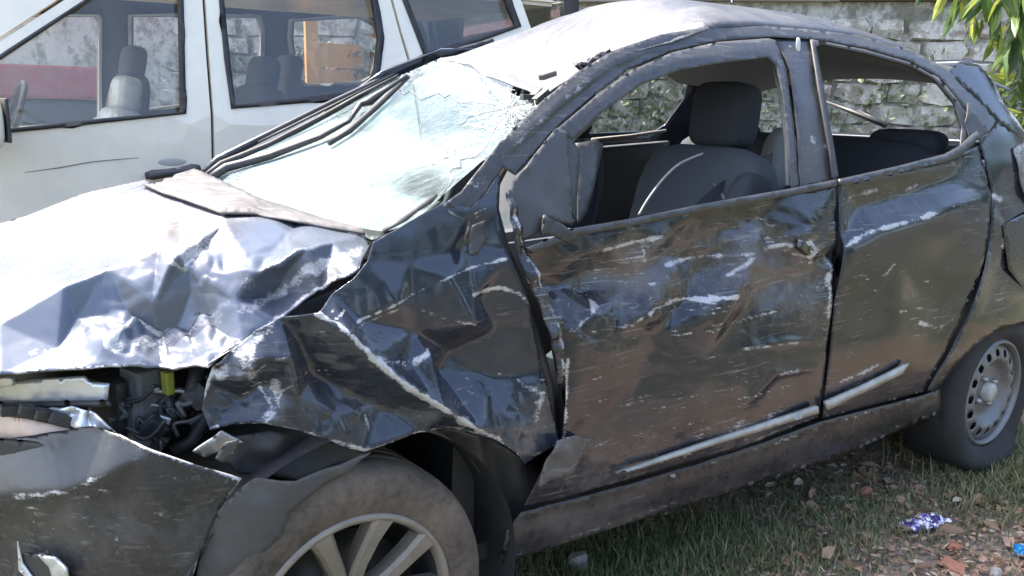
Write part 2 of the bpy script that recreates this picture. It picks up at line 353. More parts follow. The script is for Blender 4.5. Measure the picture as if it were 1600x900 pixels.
def windscreen_mat():
    n = N('cracked_windscreen'); t = n.t; wear_glint = n.attr('wear_glint'); dirt = n.attr('dirt')
    wob = n.t.nodes.new('ShaderNodeMix'); wob.data_type = 'VECTOR'; wob.inputs[0].default_value = .03; n.lk(n.pos, wob.inputs[4])
    nn = n.t.nodes.new('ShaderNodeTexNoise'); nn.inputs['Scale'].default_value = 7; nn.inputs['Detail'].default_value = 5; n.lk(n.pos, nn.inputs['Vector']); n.lk(nn.outputs['Color'], wob.inputs[5]); v = wob.outputs[1]
    e1 = n.ramp(n.vor(13, 'DISTANCE_TO_EDGE', v), [(0, 1.0), (.03, 0.0)]); e2 = n.ramp(n.vor(34, 'DISTANCE_TO_EDGE', v), [(0, 1.0), (.06, 0.0)]); e3 = n.ramp(n.vor(62, 'DISTANCE_TO_EDGE', v), [(0, 1.0), (.09, 0.0)])
    f = n.noise(9, 8, .75); g = n.noise(26, 6, .7)
    cr = n.math('ADD', n.math('MULTIPLY', e1, n.math('MULTIPLY', wear_glint, 2.0, True)), n.math('MULTIPLY', n.math('ADD', e2, e3, True), wear_glint), True)
    film = n.ramp(n.math('ADD', n.math('MULTIPLY', f, .6), n.math('ADD', n.math('MULTIPLY', g, .4), n.math('MULTIPLY', n.math('SUBTRACT', dirt, .5), .5))), [(.34, .07), (.62, .30)])
    fac = n.math('MAXIMUM', film, n.math('MULTIPLY', cr, .45))
    tr = t.nodes.new('ShaderNodeBsdfTransparent'); tr.inputs[0].default_value = (.66, .80, .78, 1)
    gl = t.nodes.new('ShaderNodeBsdfGlossy'); gl.inputs['Roughness'].default_value = .06
    fr = t.nodes.new('ShaderNodeFresnel'); fr.inputs[0].default_value = 1.5
    bp = t.nodes.new('ShaderNodeBump'); bp.inputs['Strength'].default_value = .5; bp.inputs['Distance'].default_value = .004; n.lk(n.math('ADD', cr, n.noise(14, 3)), bp.inputs['Height'])
    n.lk(bp.outputs[0], gl.inputs['Normal']); n.lk(bp.outputs[0], fr.inputs['Normal'])
    mx = t.nodes.new('ShaderNodeMixShader'); n.lk(fr.outputs[0], mx.inputs[0]); n.lk(tr.outputs[0], mx.inputs[1]); n.lk(gl.outputs[0], mx.inputs[2])
    df = t.nodes.new('ShaderNodeBsdfDiffuse'); df.inputs[0].default_value = (.58, .72, .72, 1)
    tl = t.nodes.new('ShaderNodeBsdfTranslucent'); tl.inputs[0].default_value = (.6, .68, .67, 1)
    ad = t.nodes.new('ShaderNodeMixShader'); ad.inputs[0].default_value = .3; n.lk(df.outputs[0], ad.inputs[1]); n.lk(tl.outputs[0], ad.inputs[2])
    m2 = t.nodes.new('ShaderNodeMixShader'); n.lk(fac, m2.inputs[0]); n.lk(mx.outputs[0], m2.inputs[1]); n.lk(ad.outputs[0], m2.inputs[2])
    n.lk(m2.outputs[0], n.out.inputs[0]); return n.m
M['windscreen'] = windscreen_mat()
GOFF = 3.0
def soil_mat():
    n = N('dry_soil'); a = n.noise(2.2, 8, .65); b = n.noise(30, 8, .7); c = n.noise(140, 4)
    col = n.mix(n.ramp(a, [(.35, 0.0), (.65, 1.0)]), (.20, .160, .122), (.35, .285, .225)); col = n.mix(n.ramp(b, [(.45, 0.0), (.7, .8)]), col, (.085, .07, .045)); col = n.mix(n.ramp(c, [(.6, 0.0), (.7, .5)]), col, (.30, .26, .21)); gp = n.ramp(n.noise(.45, 6, .65, off=(GOFF, 1, 0)), [(.36, 0.0), (.50, .9)]); ds_ = n.t.nodes.new('ShaderNodeVectorMath'); ds_.operation = 'DISTANCE'; n.lk(n.pos, ds_.inputs[0]); ds_.inputs[1].default_value = (2.0, .3, 0)
    gp = n.math('MULTIPLY', gp, n.math('DIVIDE', n.math('SUBTRACT', ds_.outputs['Value'], 1.3), 1.2, True), True); col = n.mix(gp, col, n.mix(c, (.035, .05, .018), (.075, .085, .035)))
    n.set(Base_Color=col, Roughness=.95); n.bump(n.math('ADD', b, n.math('MULTIPLY', c, .4)), .9, .03); return n.m
M['soil'] = soil_mat()
def varied(name, stops, rough=.7, trans=0.0):
    n = N(name); a = n.attr('tone'); c = n.ramp(a, stops); c = n.mix(n.math('MULTIPLY', n.noise(40, 4), .4), c, tuple(x*.5 for x in stops[0][1]))
    n.set(Base_Color=c, Roughness=rough)
    if trans:
        t = n.t; tl = t.nodes.new('ShaderNodeBsdfTranslucent'); n.lk(c, tl.inputs[0]); mx = t.nodes.new('ShaderNodeMixShader'); mx.inputs[0].default_value = trans
        n.lk(n.b.outputs[0], mx.inputs[1]); n.lk(tl.outputs[0], mx.inputs[2]); n.lk(mx.outputs[0], n.out.inputs[0])
    return n.m
M['grass'] = varied('grass_blades', [(0, (.075, .105, .038)), (.5, (.14, .165, .068)), (.8, (.27, .26, .125)), (1, (.40, .34, .21))], .6, .3)
M['dryleaf'] = varied('dry_leaves', [(0, (.19, .12, .07)), (.4, (.34, .225, .14)), (.8, (.50, .32, .21)), (1, (.58, .50, .38))], .8, .15)
M['leaf'] = varied('green_leaves', [(0, (.035, .075, .02)), (.5, (.07, .13, .03)), (.85, (.16, .22, .05)), (1, (.36, .38, .06))], .38, .35)
M['paleleaf'] = varied('pale_creeper_leaves', [(0, (.12, .15, .07)), (.5, (.26, .29, .17)), (1, (.45, .46, .34))], .6, .3)
def wall_mat(name, white):
    n = N(name); a = n.noise(1.3, 8, .7); b = n.noise(9, 8, .72); c = n.noise(60, 5)
    st = n.mix(b, (.17, .155, .135), (.40, .37, .31)); st = n.mix(n.ramp(a, [(.5, 0.0), (.62, .6)]), st, (.17, .075, .045))
    pl = n.mix(c, (.42, .41, .37), (.62, .61, .56))
    f = n.ramp(n.math('ADD', n.math('MULTIPLY', a, .5), n.math('MULTIPLY', b, .5)), [(.50-white, 0.0), (.56-white, 1.0)])
    col = n.mix(f, st, pl); col = n.mix(n.ramp(n.noise(3.1, 6, .7, off=(5, 3, 1)), [(.5, 0.0), (.66, .75)]), col, (.12, .14, .075))
    n.set(Base_Color=col, Roughness=.95); n.bump(n.math('ADD', b, c), .6, .03); return n.m
M['wall'] = wall_mat('mortar', .05); M['wallstone'] = wall_mat('whitewashed_stone', .045)

# ------------------------------------------------------------------ ground
def gz(x, y): return .012*np.sin(2.1*x+.7)*np.cos(1.7*y)+.008*np.sin(5.3*x+2.2*y)-.012*np.clip(x, 0, 3)/3
ax = np.concatenate([-np.geomspace(120, 3, 26), np.linspace(-2.8, 9, 160), np.geomspace(9.4, 140, 26)])
ay = np.concatenate([-np.geomspace(120, 3, 26), np.linspace(-2.8, 8, 150), np.geomspace(8.4, 140, 26)])
gx, gy = np.meshgrid(ax, ay); near = np.exp(-((gx-2)/14)**2-((gy-2)/14)**2)
gzz = (gz(gx, gy)+rng.normal(0, .004, gx.shape))*near-.004
nx, ny = len(ax), len(ay)
mesh('ground', np.stack([gx.ravel(), gy.ravel(), gzz.ravel()], 1), [(j*nx+i, j*nx+i+1, (j+1)*nx+i+1, (j+1)*nx+i) for j in range(ny-1) for i in range(nx-1)], M['soil'], smooth=True)['kind'] = 'structure'

# ------------------------------------------------------------------ old stone wall across the back of the yard
WN = np.array([math.sin(.84), math.cos(.84), 0]); WT = np.array([math.cos(.84), -math.sin(.84), 0]); WD = 8.2
W0 = np.array([CAM[0], CAM[1], 0])+WN*WD
def wp(s, z, d=0.0): return W0+WT*s+np.array([0, 0, z])-WN*d
wall = empty('stone_wall', wp(0, 0), 'old rubble stone wall with flaking whitewash across the back of the yard', 'wall')
H = 2.12
V = [wp(s, z, d) for s in (-16, 12) for z, d in ((-.05, 0), (H, 0), (H, -.4), (-.05, -.4))]
mesh('wall_core', V, [(0, 1, 5, 4), (1, 2, 6, 5), (2, 3, 7, 6), (0, 3, 2, 1), (4, 5, 6, 7)], M['wall'], wall)
def stone_mesh(i, a, h):
    g = np.random.default_rng(100+i); bm = bmesh.new(); bmesh.ops.create_cube(bm, size=1)
    bmesh.ops.subdivide_edges(bm, edges=bm.edges[:], cuts=1, use_grid_fill=True)
    for v in bm.verts:
        c = v.co; r = 1-.10*(abs(c.x)*abs(c.z)*4+abs(c.y))
        v.co = Vector((c.x*a*r+g.normal(0, .012), c.y*.14*r+g.normal(0, .010), c.z*h*r+g.normal(0, .010)))
    me = bpy.data.meshes.new('stone'); bm.to_mesh(me); bm.free(); me.materials.append(M['wallstone']); return me
SM = [stone_mesh(i, a, .17) for i, a in enumerate((.26, .33, .41, .50, .30, .38))]
SA = [.26, .33, .41, .50, .30, .38]
wrot = Matrix((tuple(WT), tuple(WN), (0, 0, 1))).transposed()
cnt = 0
for row in range(11):
    s = -5.6+random.uniform(0, .3); z = .11+row*.178
    while s < 5.0 and cnt < 292:
        k = random.randrange(6); a = SA[k]
        if (row > 3 or s > -2):
            o = bpy.data.objects.new('stone', SM[k]); COL.objects.link(o)
            o.matrix_world = Matrix.Translation(Vector(wp(s+a/2, z, random.uniform(-.03, .005)))) @ wrot.to_4x4(); mw = o.matrix_world.copy()
            o.parent = wall; o.matrix_parent_inverse = world(wall).inverted(); cnt += 1
        s += a+.02
mb = MB()
for i in range(24):
    s = -12+i*.9; mb.box(Vector(wp(s, H+.045+random.uniform(-.008, .008), -.18)), (.885, .56, .09), wrot @ Matrix.Rotation(random.uniform(-.012, .012), 3, 'Y'), .012)
mb.build('coping', M['stone'], wall)

# ------------------------------------------------------------------ foliage
def leafgeo(P, D, L, Wd, curl, up=None):
    """batch of pointed leaves: base P, direction D, length L, width Wd -> verts (6 each), faces"""
    n = len(P); D = D/np.linalg.norm(D, axis=1)[:, None]; rv = rng.normal(size=(n, 3)) if up is None else up+rng.normal(0, .5, (n, 3))
    A = np.cross(D, rv); A /= np.linalg.norm(A, axis=1)[:, None]; Nn = np.cross(A, D)
    L = L[:, None]; Wd = Wd[:, None]; c = curl[:, None]
    V = np.stack([P, P+D*L*.35+A*Wd*.5+Nn*L*.05, P+D*L*.35-A*Wd*.5+Nn*L*.05, P+D*L*.72+A*Wd*.38-Nn*c*L*.3, P+D*L*.72-A*Wd*.38-Nn*c*L*.3, P+D*L-Nn*c*L*.8, P+D*L*.36-Nn*Wd*.08, P+D*L*.72-Nn*c*L*.3-Nn*Wd*.08], 1)
    base = (np.arange(n)*8)[:, None]
    F = []
    for f in ((0, 6, 1), (0, 2, 6), (1, 6, 7, 3), (6, 2, 4, 7), (3, 7, 5), (7, 4, 5)): F.append(base+np.array(f)[None])
    return V.reshape(-1, 3), [tuple(r) for f in F for r in f]
def leafmass(name, P, D, L, Wd, curl, mat, parent=None, tone=None, up=None):
    V, F = leafgeo(P, D, L, Wd, curl, up); tone = rng.random(len(P)) if tone is None else tone
    return mesh(name, V, F, mat, parent, False, 0, {'tone': np.repeat(tone, 8)})
def unit(n):
    v = rng.normal(size=(n, 3)); return v/np.linalg.norm(v, axis=1)[:, None]
def tree(loc, h, cr, nleaf, label, group=None, spread=1.0, lsize=.16, name='tree'):
    t = empty(name, loc, label, 'tree', group); loc = np.array(loc, float)
    mb = MB(); top = loc+np.array([random.uniform(-.3, .3), random.uniform(-.3, .3), h*.62])
    mb.tube([loc-np.array([0, 0, .1]), loc+(top-loc)*.4+np.array([.06, .05, 0]), top], [.17, .13, .07], 10)
    tips = []
    for i in range(9):
        a = i*2.4+random.random(); b = loc+(top-loc)*random.uniform(.45, 1); e = b+np.array([math.cos(a)*cr*.75, math.sin(a)*cr*.75*spread, random.uniform(.2, .9)*cr*.8])
        m = (b+e)/2+np.array([0, 0, .15]); mb.tube([b, m, e], [.06, .04, .015], 6); tips += [m, e, (m+e)/2]
    mb.build('trunk', M['bark'], t, True)
    C = np.array(tips)[rng.integers(0, len(tips), 70)]+rng.normal(0, cr*.25, (70, 3)); P = C[rng.integers(0, 70, nleaf)]+unit(nleaf)*(rng.random(nleaf)**.5*cr*.26)[:, None]
    D = unit(nleaf)+np.array([0, 0, -.5]); leafmass('crown', P, D, lsize*rng.uniform(.6, 1.3, nleaf), lsize*.42*rng.uniform(.7, 1.2, nleaf), rng.uniform(0, .5, nleaf), M['leaf'], t, np.clip(rng.normal(.4, .2, nleaf), 0, .9))
    return t
tree((wp(-3.0, 0)+WN*3.6), 8.0, 3.8, 6500, 'leafy tree rising beyond the stone wall behind the white vehicle', 'trees beyond the wall', lsize=.34)
tree((wp(-8.5, 0)+WN*3.6), 7.5, 3.6, 6500, 'broad tree beyond the wall far left behind the parked vehicles', 'trees beyond the wall', lsize=.34)
tree((wp(3.2, 0)+WN*3.4), 7.6, 3.6, 6500, 'rounded tree beyond the wall behind the wrecked car roof', 'trees beyond the wall', lsize=.34)
for i, (x, y, h, c) in enumerate(((-9, -12, 5.5, 3.0), (-2, -14, 6, 3.2), (4.5, -12, 5.4, 3.0), (11, -11, 5.6, 3.2), (17, -7, 5.8, 3.2), (21, 0, 6, 3.4))):
    tree((x, y, 0), h, c, 4200, ('broadleaf shade tree behind the viewer off the front bumper side', 'broadleaf shade tree straight behind the viewer opposite the front wheel', 'broadleaf shade tree opposite the dented doors mirrored in the paint', 'broadleaf shade tree opposite the rear wheel of the wrecked car', 'broadleaf shade tree off the tail of the wrecked car', 'broadleaf shade tree at the far end of the opposite row')[i], 'trees opposite the cars', lsize=.3)

# drooping mango branch at the right edge
mt = empty('mango_tree', (6.6, 1.6, 0), 'mango tree with long drooping leaves behind the wrecked car tail', 'tree')
mb = MB(); b0 = np.array([6.6, 1.6, -.1]); mb.tube([b0, (6.55, 1.5, 1.2), (6.6, 1.6, 2.4), (6.3, 1.9, 3.6)], [.16, .14, .12, .08], 12)
tipsm = []
for (px, py, X) in ((1515, -30, 4.4), (1545, 10, 4.3), (1580, -10, 4.2), (1600, 40, 4.3), (1560, -60, 4.5), (1640, 0, 4.2), (1490, -60, 4.7), (1620, 90, 4.5), (1660, 60, 4.4), (1595, 130, 4.8), (1640, 170, 4.8), (1600, 200, 5.0), (1660, 230, 4.9)):
    e = onX([(px, py)], X)[0]; st = np.array([6.5, 1.6, 1.2+max(0, e[2]-.4)*.75]); m = (st+e)/2+np.array([0, 0, .28]); mb.tube([st, m, e], [.04, .02, .006], 6); tipsm.append((e, py))
mb.build('trunk', M['bark'], mt, True)
lm = []
V, F = leafgeo(np.zeros((1, 3)), np.array([[1., 0, 0]]), np.array([1.]), np.array([.24]), np.array([.25]), np.array([[0, 0, 1.]]))
for k, tn in enumerate((.12, .25, .35, .5, .65, .8, .97)):
    me = bpy.data.meshes.new('leaf'); me.from_pydata([tuple(v) for v in V], [], F); at = me.attributes.new('tone', 'FLOAT', 'POINT'); at.data.foreach_set('value', np.full(8, tn, np.float32)); me.materials.append(M['leaf']); lm.append(me)
for e, py in tipsm:
    for k in range(17 if py < 110 else 13):
        o = bpy.data.objects.new('leaf', lm[random.choice((0, 1, 2, 3, 4, 5, 5, 6, 6) if py < 100 else (3, 4, 5, 5, 6, 6))]); COL.objects.link(o)
        a = random.uniform(0, 6.28); dr = Vector((math.cos(a)*.55, math.sin(a)*.55, random.uniform(-1.5, -.25) if py < 110 else random.uniform(-.5, .9)))
        p = Vector(e)+Vector((random.gauss(0, .07), random.gauss(0, .07), random.gauss(0, .05)))
        L = random.uniform(.14, .27); o.matrix_world = Matrix.Translation(p) @ dr.to_track_quat('X', 'Z').to_matrix().to_4x4() @ Matrix.Rotation(random.uniform(-1, 1), 4, 'X') @ Matrix.Scale(L, 4)
        o.parent = mt; o.matrix_parent_inverse = world(mt).inverted()
# undergrowth at the foot of the wall
n = 5000; s = rng.uniform(-6, 6, n); z = rng.random(n)**2*.8; P = np.stack([W0[0]+WT[0]*s-WN[0]*rng.uniform(.15, .8, n), W0[1]+WT[1]*s-WN[1]*rng.uniform(.15, .8, n), z], 1)
setprops(leafmass('undergrowth', P, unit(n)+np.array([0, 0, .7]), rng.uniform(.08, .2, n), rng.uniform(.03, .07, n), rng.uniform(0, .4, n), M['leaf'], None, np.clip(rng.normal(.55, .25, n), 0, 1)), 'leafy undergrowth along the foot of the stone wall', 'undergrowth', None, 'stuff')
n = 9000; s = rng.uniform(-5, 5, n); clump = np.sin(s*3.1)+np.sin(s*1.3+2); keep = (clump > -.1) | (rng.random(n) < .35); s = s[keep]; n = len(s)
P = np.stack([wp(0, 0)[0]+WT[0]*s-WN[0]*rng.uniform(.05, .2, n), wp(0, 0)[1]+WT[1]*s-WN[1]*rng.uniform(.05, .2, n), rng.uniform(.6, 1.75, n)], 1)
setprops(leafmass('wall_creeper', P, unit(n)+np.array([0, 0, -.6]), rng.uniform(.03, .09, n), rng.uniform(.02, .05, n), rng.uniform(0, .4, n), M['paleleaf'], None, np.clip(rng.normal(.5, .3, n), 0, 1)), 'green creeper hanging in patches on the stone wall', 'creeper', None, 'stuff')

# ------------------------------------------------------------------ shared builders
def superq(c, d, e=.35, n=20, R=None):
    V = []; F = []; m = n//2
    def pw(v, p): return math.copysign(abs(v)**p, v)
    for i in range(m+1):
        a = -math.pi/2+math.pi*i/m
        for j in range(n):
            b = 2*math.pi*j/n; v = Vector((d[0]/2*pw(math.cos(a), e)*pw(math.cos(b), e), d[1]/2*pw(math.cos(a), e)*pw(math.sin(b), e), d[2]/2*pw(math.sin(a), e)))
            V.append((R @ v if R is not None else v)+Vector(c))
    for i in range(m):
        for j in range(n): F.append((i*n+j, i*n+(j+1) % n, (i+1)*n+(j+1) % n, (i+1)*n+j))
    return V, F
def soft(name, c, d, mat, parent, e=.4, R=None, n=24, label=None):
    V, F = superq(c, d, e, n, R); o = mesh(name, V, F, mat, parent, True)
    if label: o['label'] = label
    return o
RY = lambda a: Matrix.Rotation(a, 3, 'Y')
RZ = lambda a: Matrix.Rotation(a, 3, 'Z')

# ------------------------------------------------------------------ white vehicle parked behind
SY = 2.4
def suvY(p, off=0.0):
    q = onY(p, np.full(len(p), SY))
    for _ in range(6): q = onY(p, SY+off+.2*np.maximum(q[:, 2]-1.1, 0))
    return q
suv = empty('white_utility_vehicle', (.3, SY+.85, 0), 'white tall utility vehicle parked beyond the wrecked car', 'vehicle')
fd_glass = [(-230, 222), (-90, 150), (10, 80), (130, 2), (200, -45), (284, -50), (289, 178), (150, 193), (0, 208)]
rd_glass = [(338, -60), (342, 0), (350, 90), (361, 170), (480, 160), (577, 147), (592, 110), (598, 60), (592, 20), (575, -60)]
q_glass = [(622, -50), (628, 0), (662, 88), (740, 68), (812, 42), (800, 10), (785, -45)]
fd = skin('front_door', [(-290, 218), (-100, 128), (0, 66), (120, -12), (200, -70), (313, -90), (315, 0), (321, 90), (328, 180), (330, 270), (325, 560), (-260, 640)], M['suv'], suv, suvY, 30, [fd_glass], solid=.02, smooth=False)
rd = skin('rear_door', [(319, -90), (320, 0), (326, 90), (333, 180), (335, 270), (330, 560), (640, 470), (660, 250), (640, 110), (622, 50), (606, -10), (588, -90)], M['suv'], suv, suvY, 30, [rd_glass], solid=.02, smooth=False)
qp = skin('rear_quarter_panel', [(594, -90), (610, -10), (626, 50), (645, 110), (665, 250), (650, 470), (930, 380), (885, 150), (828, 45), (812, 0), (788, -90)], M['suv'], suv, suvY, 30, [q_glass], solid=.02, smooth=False)
skin('a_pillar', [(-330, 228), (-110, 125), (0, 59), (118, -18), (200, -78), (313, -98), (600, -98), (790, -98), (790, -150), (314, -150), (190, -135), (75, -62), (-30, 5), (-140, 75), (-370, 195)], M['suv'], suv, suvY, 30, solid=.03, smooth=False)
def scale_poly(p, k):
    p = np.array(p, float); c = p.mean(0); d = p-c; L = np.linalg.norm(d, axis=1)[:, None]; return c+d*(1+k/L)
for par, g in ((fd, fd_glass), (rd, rd_glass), (qp, q_glass)):
    skin('window_glass', scale_poly(g, 2), M['suvglass'], par, lambda p: suvY(p, .022), 60, solid=0)
    skin('window_seal', scale_poly(g, 1), M['rubber'], par, lambda p: suvY(p, -.004), 20, [scale_poly(g, -8)], solid=.024)
for sm_ in ([(316, -80), (317, 0), (323, 90), (330, 180), (332, 270), (328, 540)], [(591, -80), (608, -10), (624, 50), (642, 110), (662, 250)]): MB().tube([Vector(q) for q in suvY(sm_, .03)], .02, 6).build('door_seal', M['rubber'], suv, True)
# door handle, its recess as painted shade, mirror, long scratch
h0 = suvY([(224, 274), (308, 261)]); mbh = MB(); up = np.array([0, 0, 1.])
pts = [h0[0]+(h0[1]-h0[0])*t+np.array([0, -.03-.02*math.sin(math.pi*t), 0]) for t in np.linspace(0, 1, 9)]
hd = mbh.tube(pts, [.014, .022, .02, .018, .018, .018, .02, .022, .014], 10, .8).build('door_handle', M['black'], fd, True)
mc = (h0[0]*.42+h0[1]*.58); MB().box(Vector(mc+np.array([0, -.052, .0])), (.016, .006, .03), None, .002).build('lock_cover', M['chrome'], hd)
cp = suvY([(268, 253)])[0]; V, F = superq(cp+np.array([0, -.009, 0]), (.12, .006, .034), 1.0); mesh('handle_recess_shade', V, F, M['suv_shade'], fd, True)  # thin raised oval whose darker colour stands for the recess shade
sp = suvY([(38, 269), (90, 262), (140, 253), (180, 249), (216, 246)]); MB().strip([p+np.array([0, -.0112, 0]) for p in sp], [.001, .0035, .003, .0025, .001], up, .002).build('scratch', M['greybox'], fd)
mp = suvY([(-38, 190)])[0]; V, F = superq(mp+np.array([0, -.13, 0]), (.12, .26, .19), .55, 24, RZ(.15)); mir = mesh('wing_mirror', V, F, M['suv'], suv, True)
MB().box(Vector(mp+np.array([.02, -.01, -.05])), (.07, .12, .05), None, .01).build('mirror_stalk', M['black'], mir)
MB().box(Vector(mp+np.array([.062, -.13, .01])), (.012, .22, .15), RZ(.15), .005).build('mirror_rim', M['black'], mir)
# far flank seen through the cabin
FY = SY+1.62
farholes = [[(-240, 40), (-60, 26), (148, 26), (153, 32), (153, 182), (140, 190), (-240, 215)], [(207, 26), (300, 26), (402, 28), (407, 50), (405, 95), (380, 150), (207, 172)], [(458, 34), (560, 28), (584, 40), (592, 68), (580, 118), (565, 126), (478, 131), (464, 122), (456, 60)], [(668, 36), (760, 22), (800, 20), (806, 45), (690, 78), (676, 70)]]
skin('far_side', [(-420, 500), (-420, 60), (-200, -90), (900, -90), (905, 330)], M['suv_in'], suv, lambda p: onY(p, FY), 26, farholes, solid=.05)
for hl in farholes:
    skin('far_window_frame', scale_poly(hl, 7), M['liner'], suv, lambda p: onY(p, FY-.035), 20, [scale_poly(hl, 1)], solid=.02)
    skin('far_window_glass', scale_poly(hl, 4), M['suvglass'], suv, lambda p: onY(p, FY), 60, solid=0)
def xz_extrude(name, poly, y0, y1, mat, parent, bev=.0):
    bm = bmesh.new(); a = [bm.verts.new((x, y0, z)) for x, z in poly]; b = [bm.verts.new((x, y1, z)) for x, z in poly]; n = len(poly)
    bm.faces.new(a); bm.faces.new(b[::-1])
    for i in range(n): bm.faces.new((a[i], a[(i+1) % n], b[(i+1) % n], b[i])[::-1])
    bmesh.ops.recalc_face_normals(bm, faces=bm.faces[:])
    if bev: bmesh.ops.bevel(bm, geom=bm.edges[:], offset=bev, segments=2, affect='EDGES')
    bm.verts.index_update(); o = mesh(name, [v.co for v in bm.verts], [[v.index for v in f.verts] for f in bm.faces], mat, parent); bm.free(); return o
xz_extrude('lower_body', [(-1.95, .4), (-2.0, .75), (-1.85, .98), (-.9, 1.02), (2.3, 1.0), (2.52, .95), (2.55, .42)], SY+.04, FY-.03, M['suv'], suv, .03)
xz_extrude('roof', [(-.15, 1.74), (.1, 1.82), (1.2, 1.86), (2.2, 1.83), (2.4, 1.76), (2.4, 1.72), (.0, 1.70)], SY+.13, FY-.10, M['suv'], suv, .02)
xz_extrude('windscreen_frame', [(-.98, 1.02), (-.12, 1.74), (-.09, 1.74), (-.92, 1.02)], SY+.12, FY-.1, M['suvglass'], suv)
xz_extrude('tailgate', [(2.52, .95), (2.42, 1.75), (2.39, 1.75), (2.48, .95)], SY+.1, FY-.08, M['suvglass'], suv)
xz_extrude('dashboard', [(-.95, 1.0), (-.55, 1.02), (-.45, .85), (-.95, .85)], SY+.1, FY-.08, M['suv_in'], suv, .02)
def suv_seat(px, py, Y, mat, w=.46, hh=.62):
    c = onY([(px, py)], Y)[0]; s = soft('seat', (c[0], Y, c[2]-hh*.5), (.16, w, hh), mat, suv, .45, RY(.22)); soft('headrest', (c[0]+.08, Y, c[2]+.04), (.10, .26, .17), mat, s, .5, RY(.2)); return s
suv_seat(165, 165, SY+.40, M['suv_seat'], .44, .6); suv_seat(182, 110, SY+1.2, M['suv_in'], .4, .7); suv_seat(385, 130, SY+.45, M['suv_in'], .5); suv_seat(430, 120, SY+1.3, M['suv_in'], .4, .7)
c = onY([(20, 185)], SY+1.2)[0]; wm = MB()
wm.tube([Vector(c)+Vector((math.sin(a)*.06, math.cos(a)*.17, math.sin(a)*.17)) for a in np.linspace(0, 2*math.pi, 25)], .014, 8).build('steering_wheel', M['suv_in'], suv, True)
def road_wheel(parent, c, R, wd, face=-1):
    prof = [(R*.62, .5*wd), (R*.8, .52*wd), (R*.94, .5*wd), (R, .36*wd), (R, -.36*wd), (R*.94, -.5*wd), (R*.8, -.52*wd), (R*.62, -.5*wd)]
    t = MB().lathe(prof, 40, 'y', c, True).build('tyre', M['tyre'], parent, True)
    MB().lathe([(R*.62, face*.42*wd), (R*.55, face*.3*wd), (R*.4, face*.2*wd), (R*.2, face*.3*wd), (.0, face*.32*wd)], 32, 'y', c).build('rim', M['steel'], t, True)
for x in (-1.15, 1.62):
    for y, fc in ((SY+.14, -1), (FY-.12, 1)): road_wheel(suv, (x, y, .36), .36, .22, fc)

# ------------------------------------------------------------------ vehicles beyond, glimpsed through the glass
rt = empty('red_trailer', (-.8, 7.4, 0), 'red topped goods trailer seen through the front window of the white vehicle', 'trailer')
xz_extrude('side_skirt', [(-2.6, .55), (-2.6, 1.15), (1.0, 1.15), (1.0, .55)], 6.62, 8.2, M['greybox'], rt, .02)
xz_extrude('load_box', [(-2.65, 1.16), (-2.65, 1.42), (1.04, 1.42), (1.04, 1.16)], 6.58, 8.24, M['red'], rt, .02)
for x in (-1.8, .3): road_wheel(rt, (x, 6.7, .36), .36, .22); road_wheel(rt, (x, 8.1, .36), .36, .22, 1)
ot = empty('orange_truck', (4.6, 7.4, 0), 'orange goods truck seen through the rear windows of the white vehicle', 'truck')
xz_extrude('cab', [(5.7, .6), (5.7, 2.0), (6.5, 2.0), (6.7, 1.3), (6.7, .6)], 6.6, 8.2, M['orange'], ot, .04)
xz_extrude('window', [(5.85, 1.4), (5.85, 1.85), (6.35, 1.85), (6.5, 1.4)], 6.585, 6.61, M['black'], ot)
xz_extrude('load_floor', [(2.7, .85), (2.7, .98), (5.6, .98), (5.6, .85)], 6.6, 8.2, M['orange'], ot, .01)
for k in range(3): xz_extrude('side_board', [(2.72, 1.02+k*.24), (2.72, 1.24+k*.24), (5.58, 1.24+k*.24), (5.58, 1.02+k*.24)], 6.62, 6.66, M['orange'], ot)
for k in range(5): xz_extrude('stake', [(2.66+k*.68, .9), (2.66+k*.68, 1.95), (2.78+k*.68, 1.95), (2.78+k*.68, .9)], 6.57, 6.615, M['orange'], ot)
for x in (3.3, 6.2): road_wheel(ot, (x, 6.75, .4), .4, .24); road_wheel(ot, (x, 8.05, .4), .4, .24, 1)

# ------------------------------------------------------------------ the wrecked dark hatchback
car = empty('wrecked_hatchback', (1.1, .83, 0), 'crumpled dark blue-black hatchback with smashed windscreen and dented left side', 'car')
def wl(*strokes):
    def f(P):
        a = np.zeros(len(P)); rag = rtin(P, 11, 1.0, 7); rag2 = rtin(P, 34, 1.0, 8)
        for line, wd, st in strokes:
            d, s, t = sdist(P, line); d = np.maximum(d+rag*(1.1+.35*wd), 0)
            a = np.maximum(a, st*(.92+.34*rag2)*np.exp(-(d/(wd*.75+1.0))**2))
        return np.clip(a, 0, 1.1)
    return f
def rs(seed, n, x0, x1, y0, y1, slope, l0, l1, st):      # loose drag marks
    g = np.random.default_rng(seed); out = []
    for _ in range(n):
        x, y, L = g.uniform(x0, x1), g.uniform(y0, y1), g.uniform(l0, l1); sl = slope+g.uniform(-.06, .06)
        out.append(([(x, y+slope*(x-x0)), (x+L*.5, y+slope*(x-x0)+sl*L*.5+g.uniform(-2, 2)), (x+L, y+slope*(x-x0)+sl*L)], g.uniform(.1, .7), st*g.uniform(.6, 1)))
    return out
def dl(base, *blobs):
    def f(P):
        a = np.full(len(P), float(base))
        for x, y, rx, ry, k in blobs: a += k*blob(P, x, y, rx, ry)
        return np.clip(a, -1, 1.2)
    return f
SO = lambda off: (lambda p: onS(p, off))
def p3(P, off=0.0): return [Vector(q) for q in onS(np.array(P, float), off)]

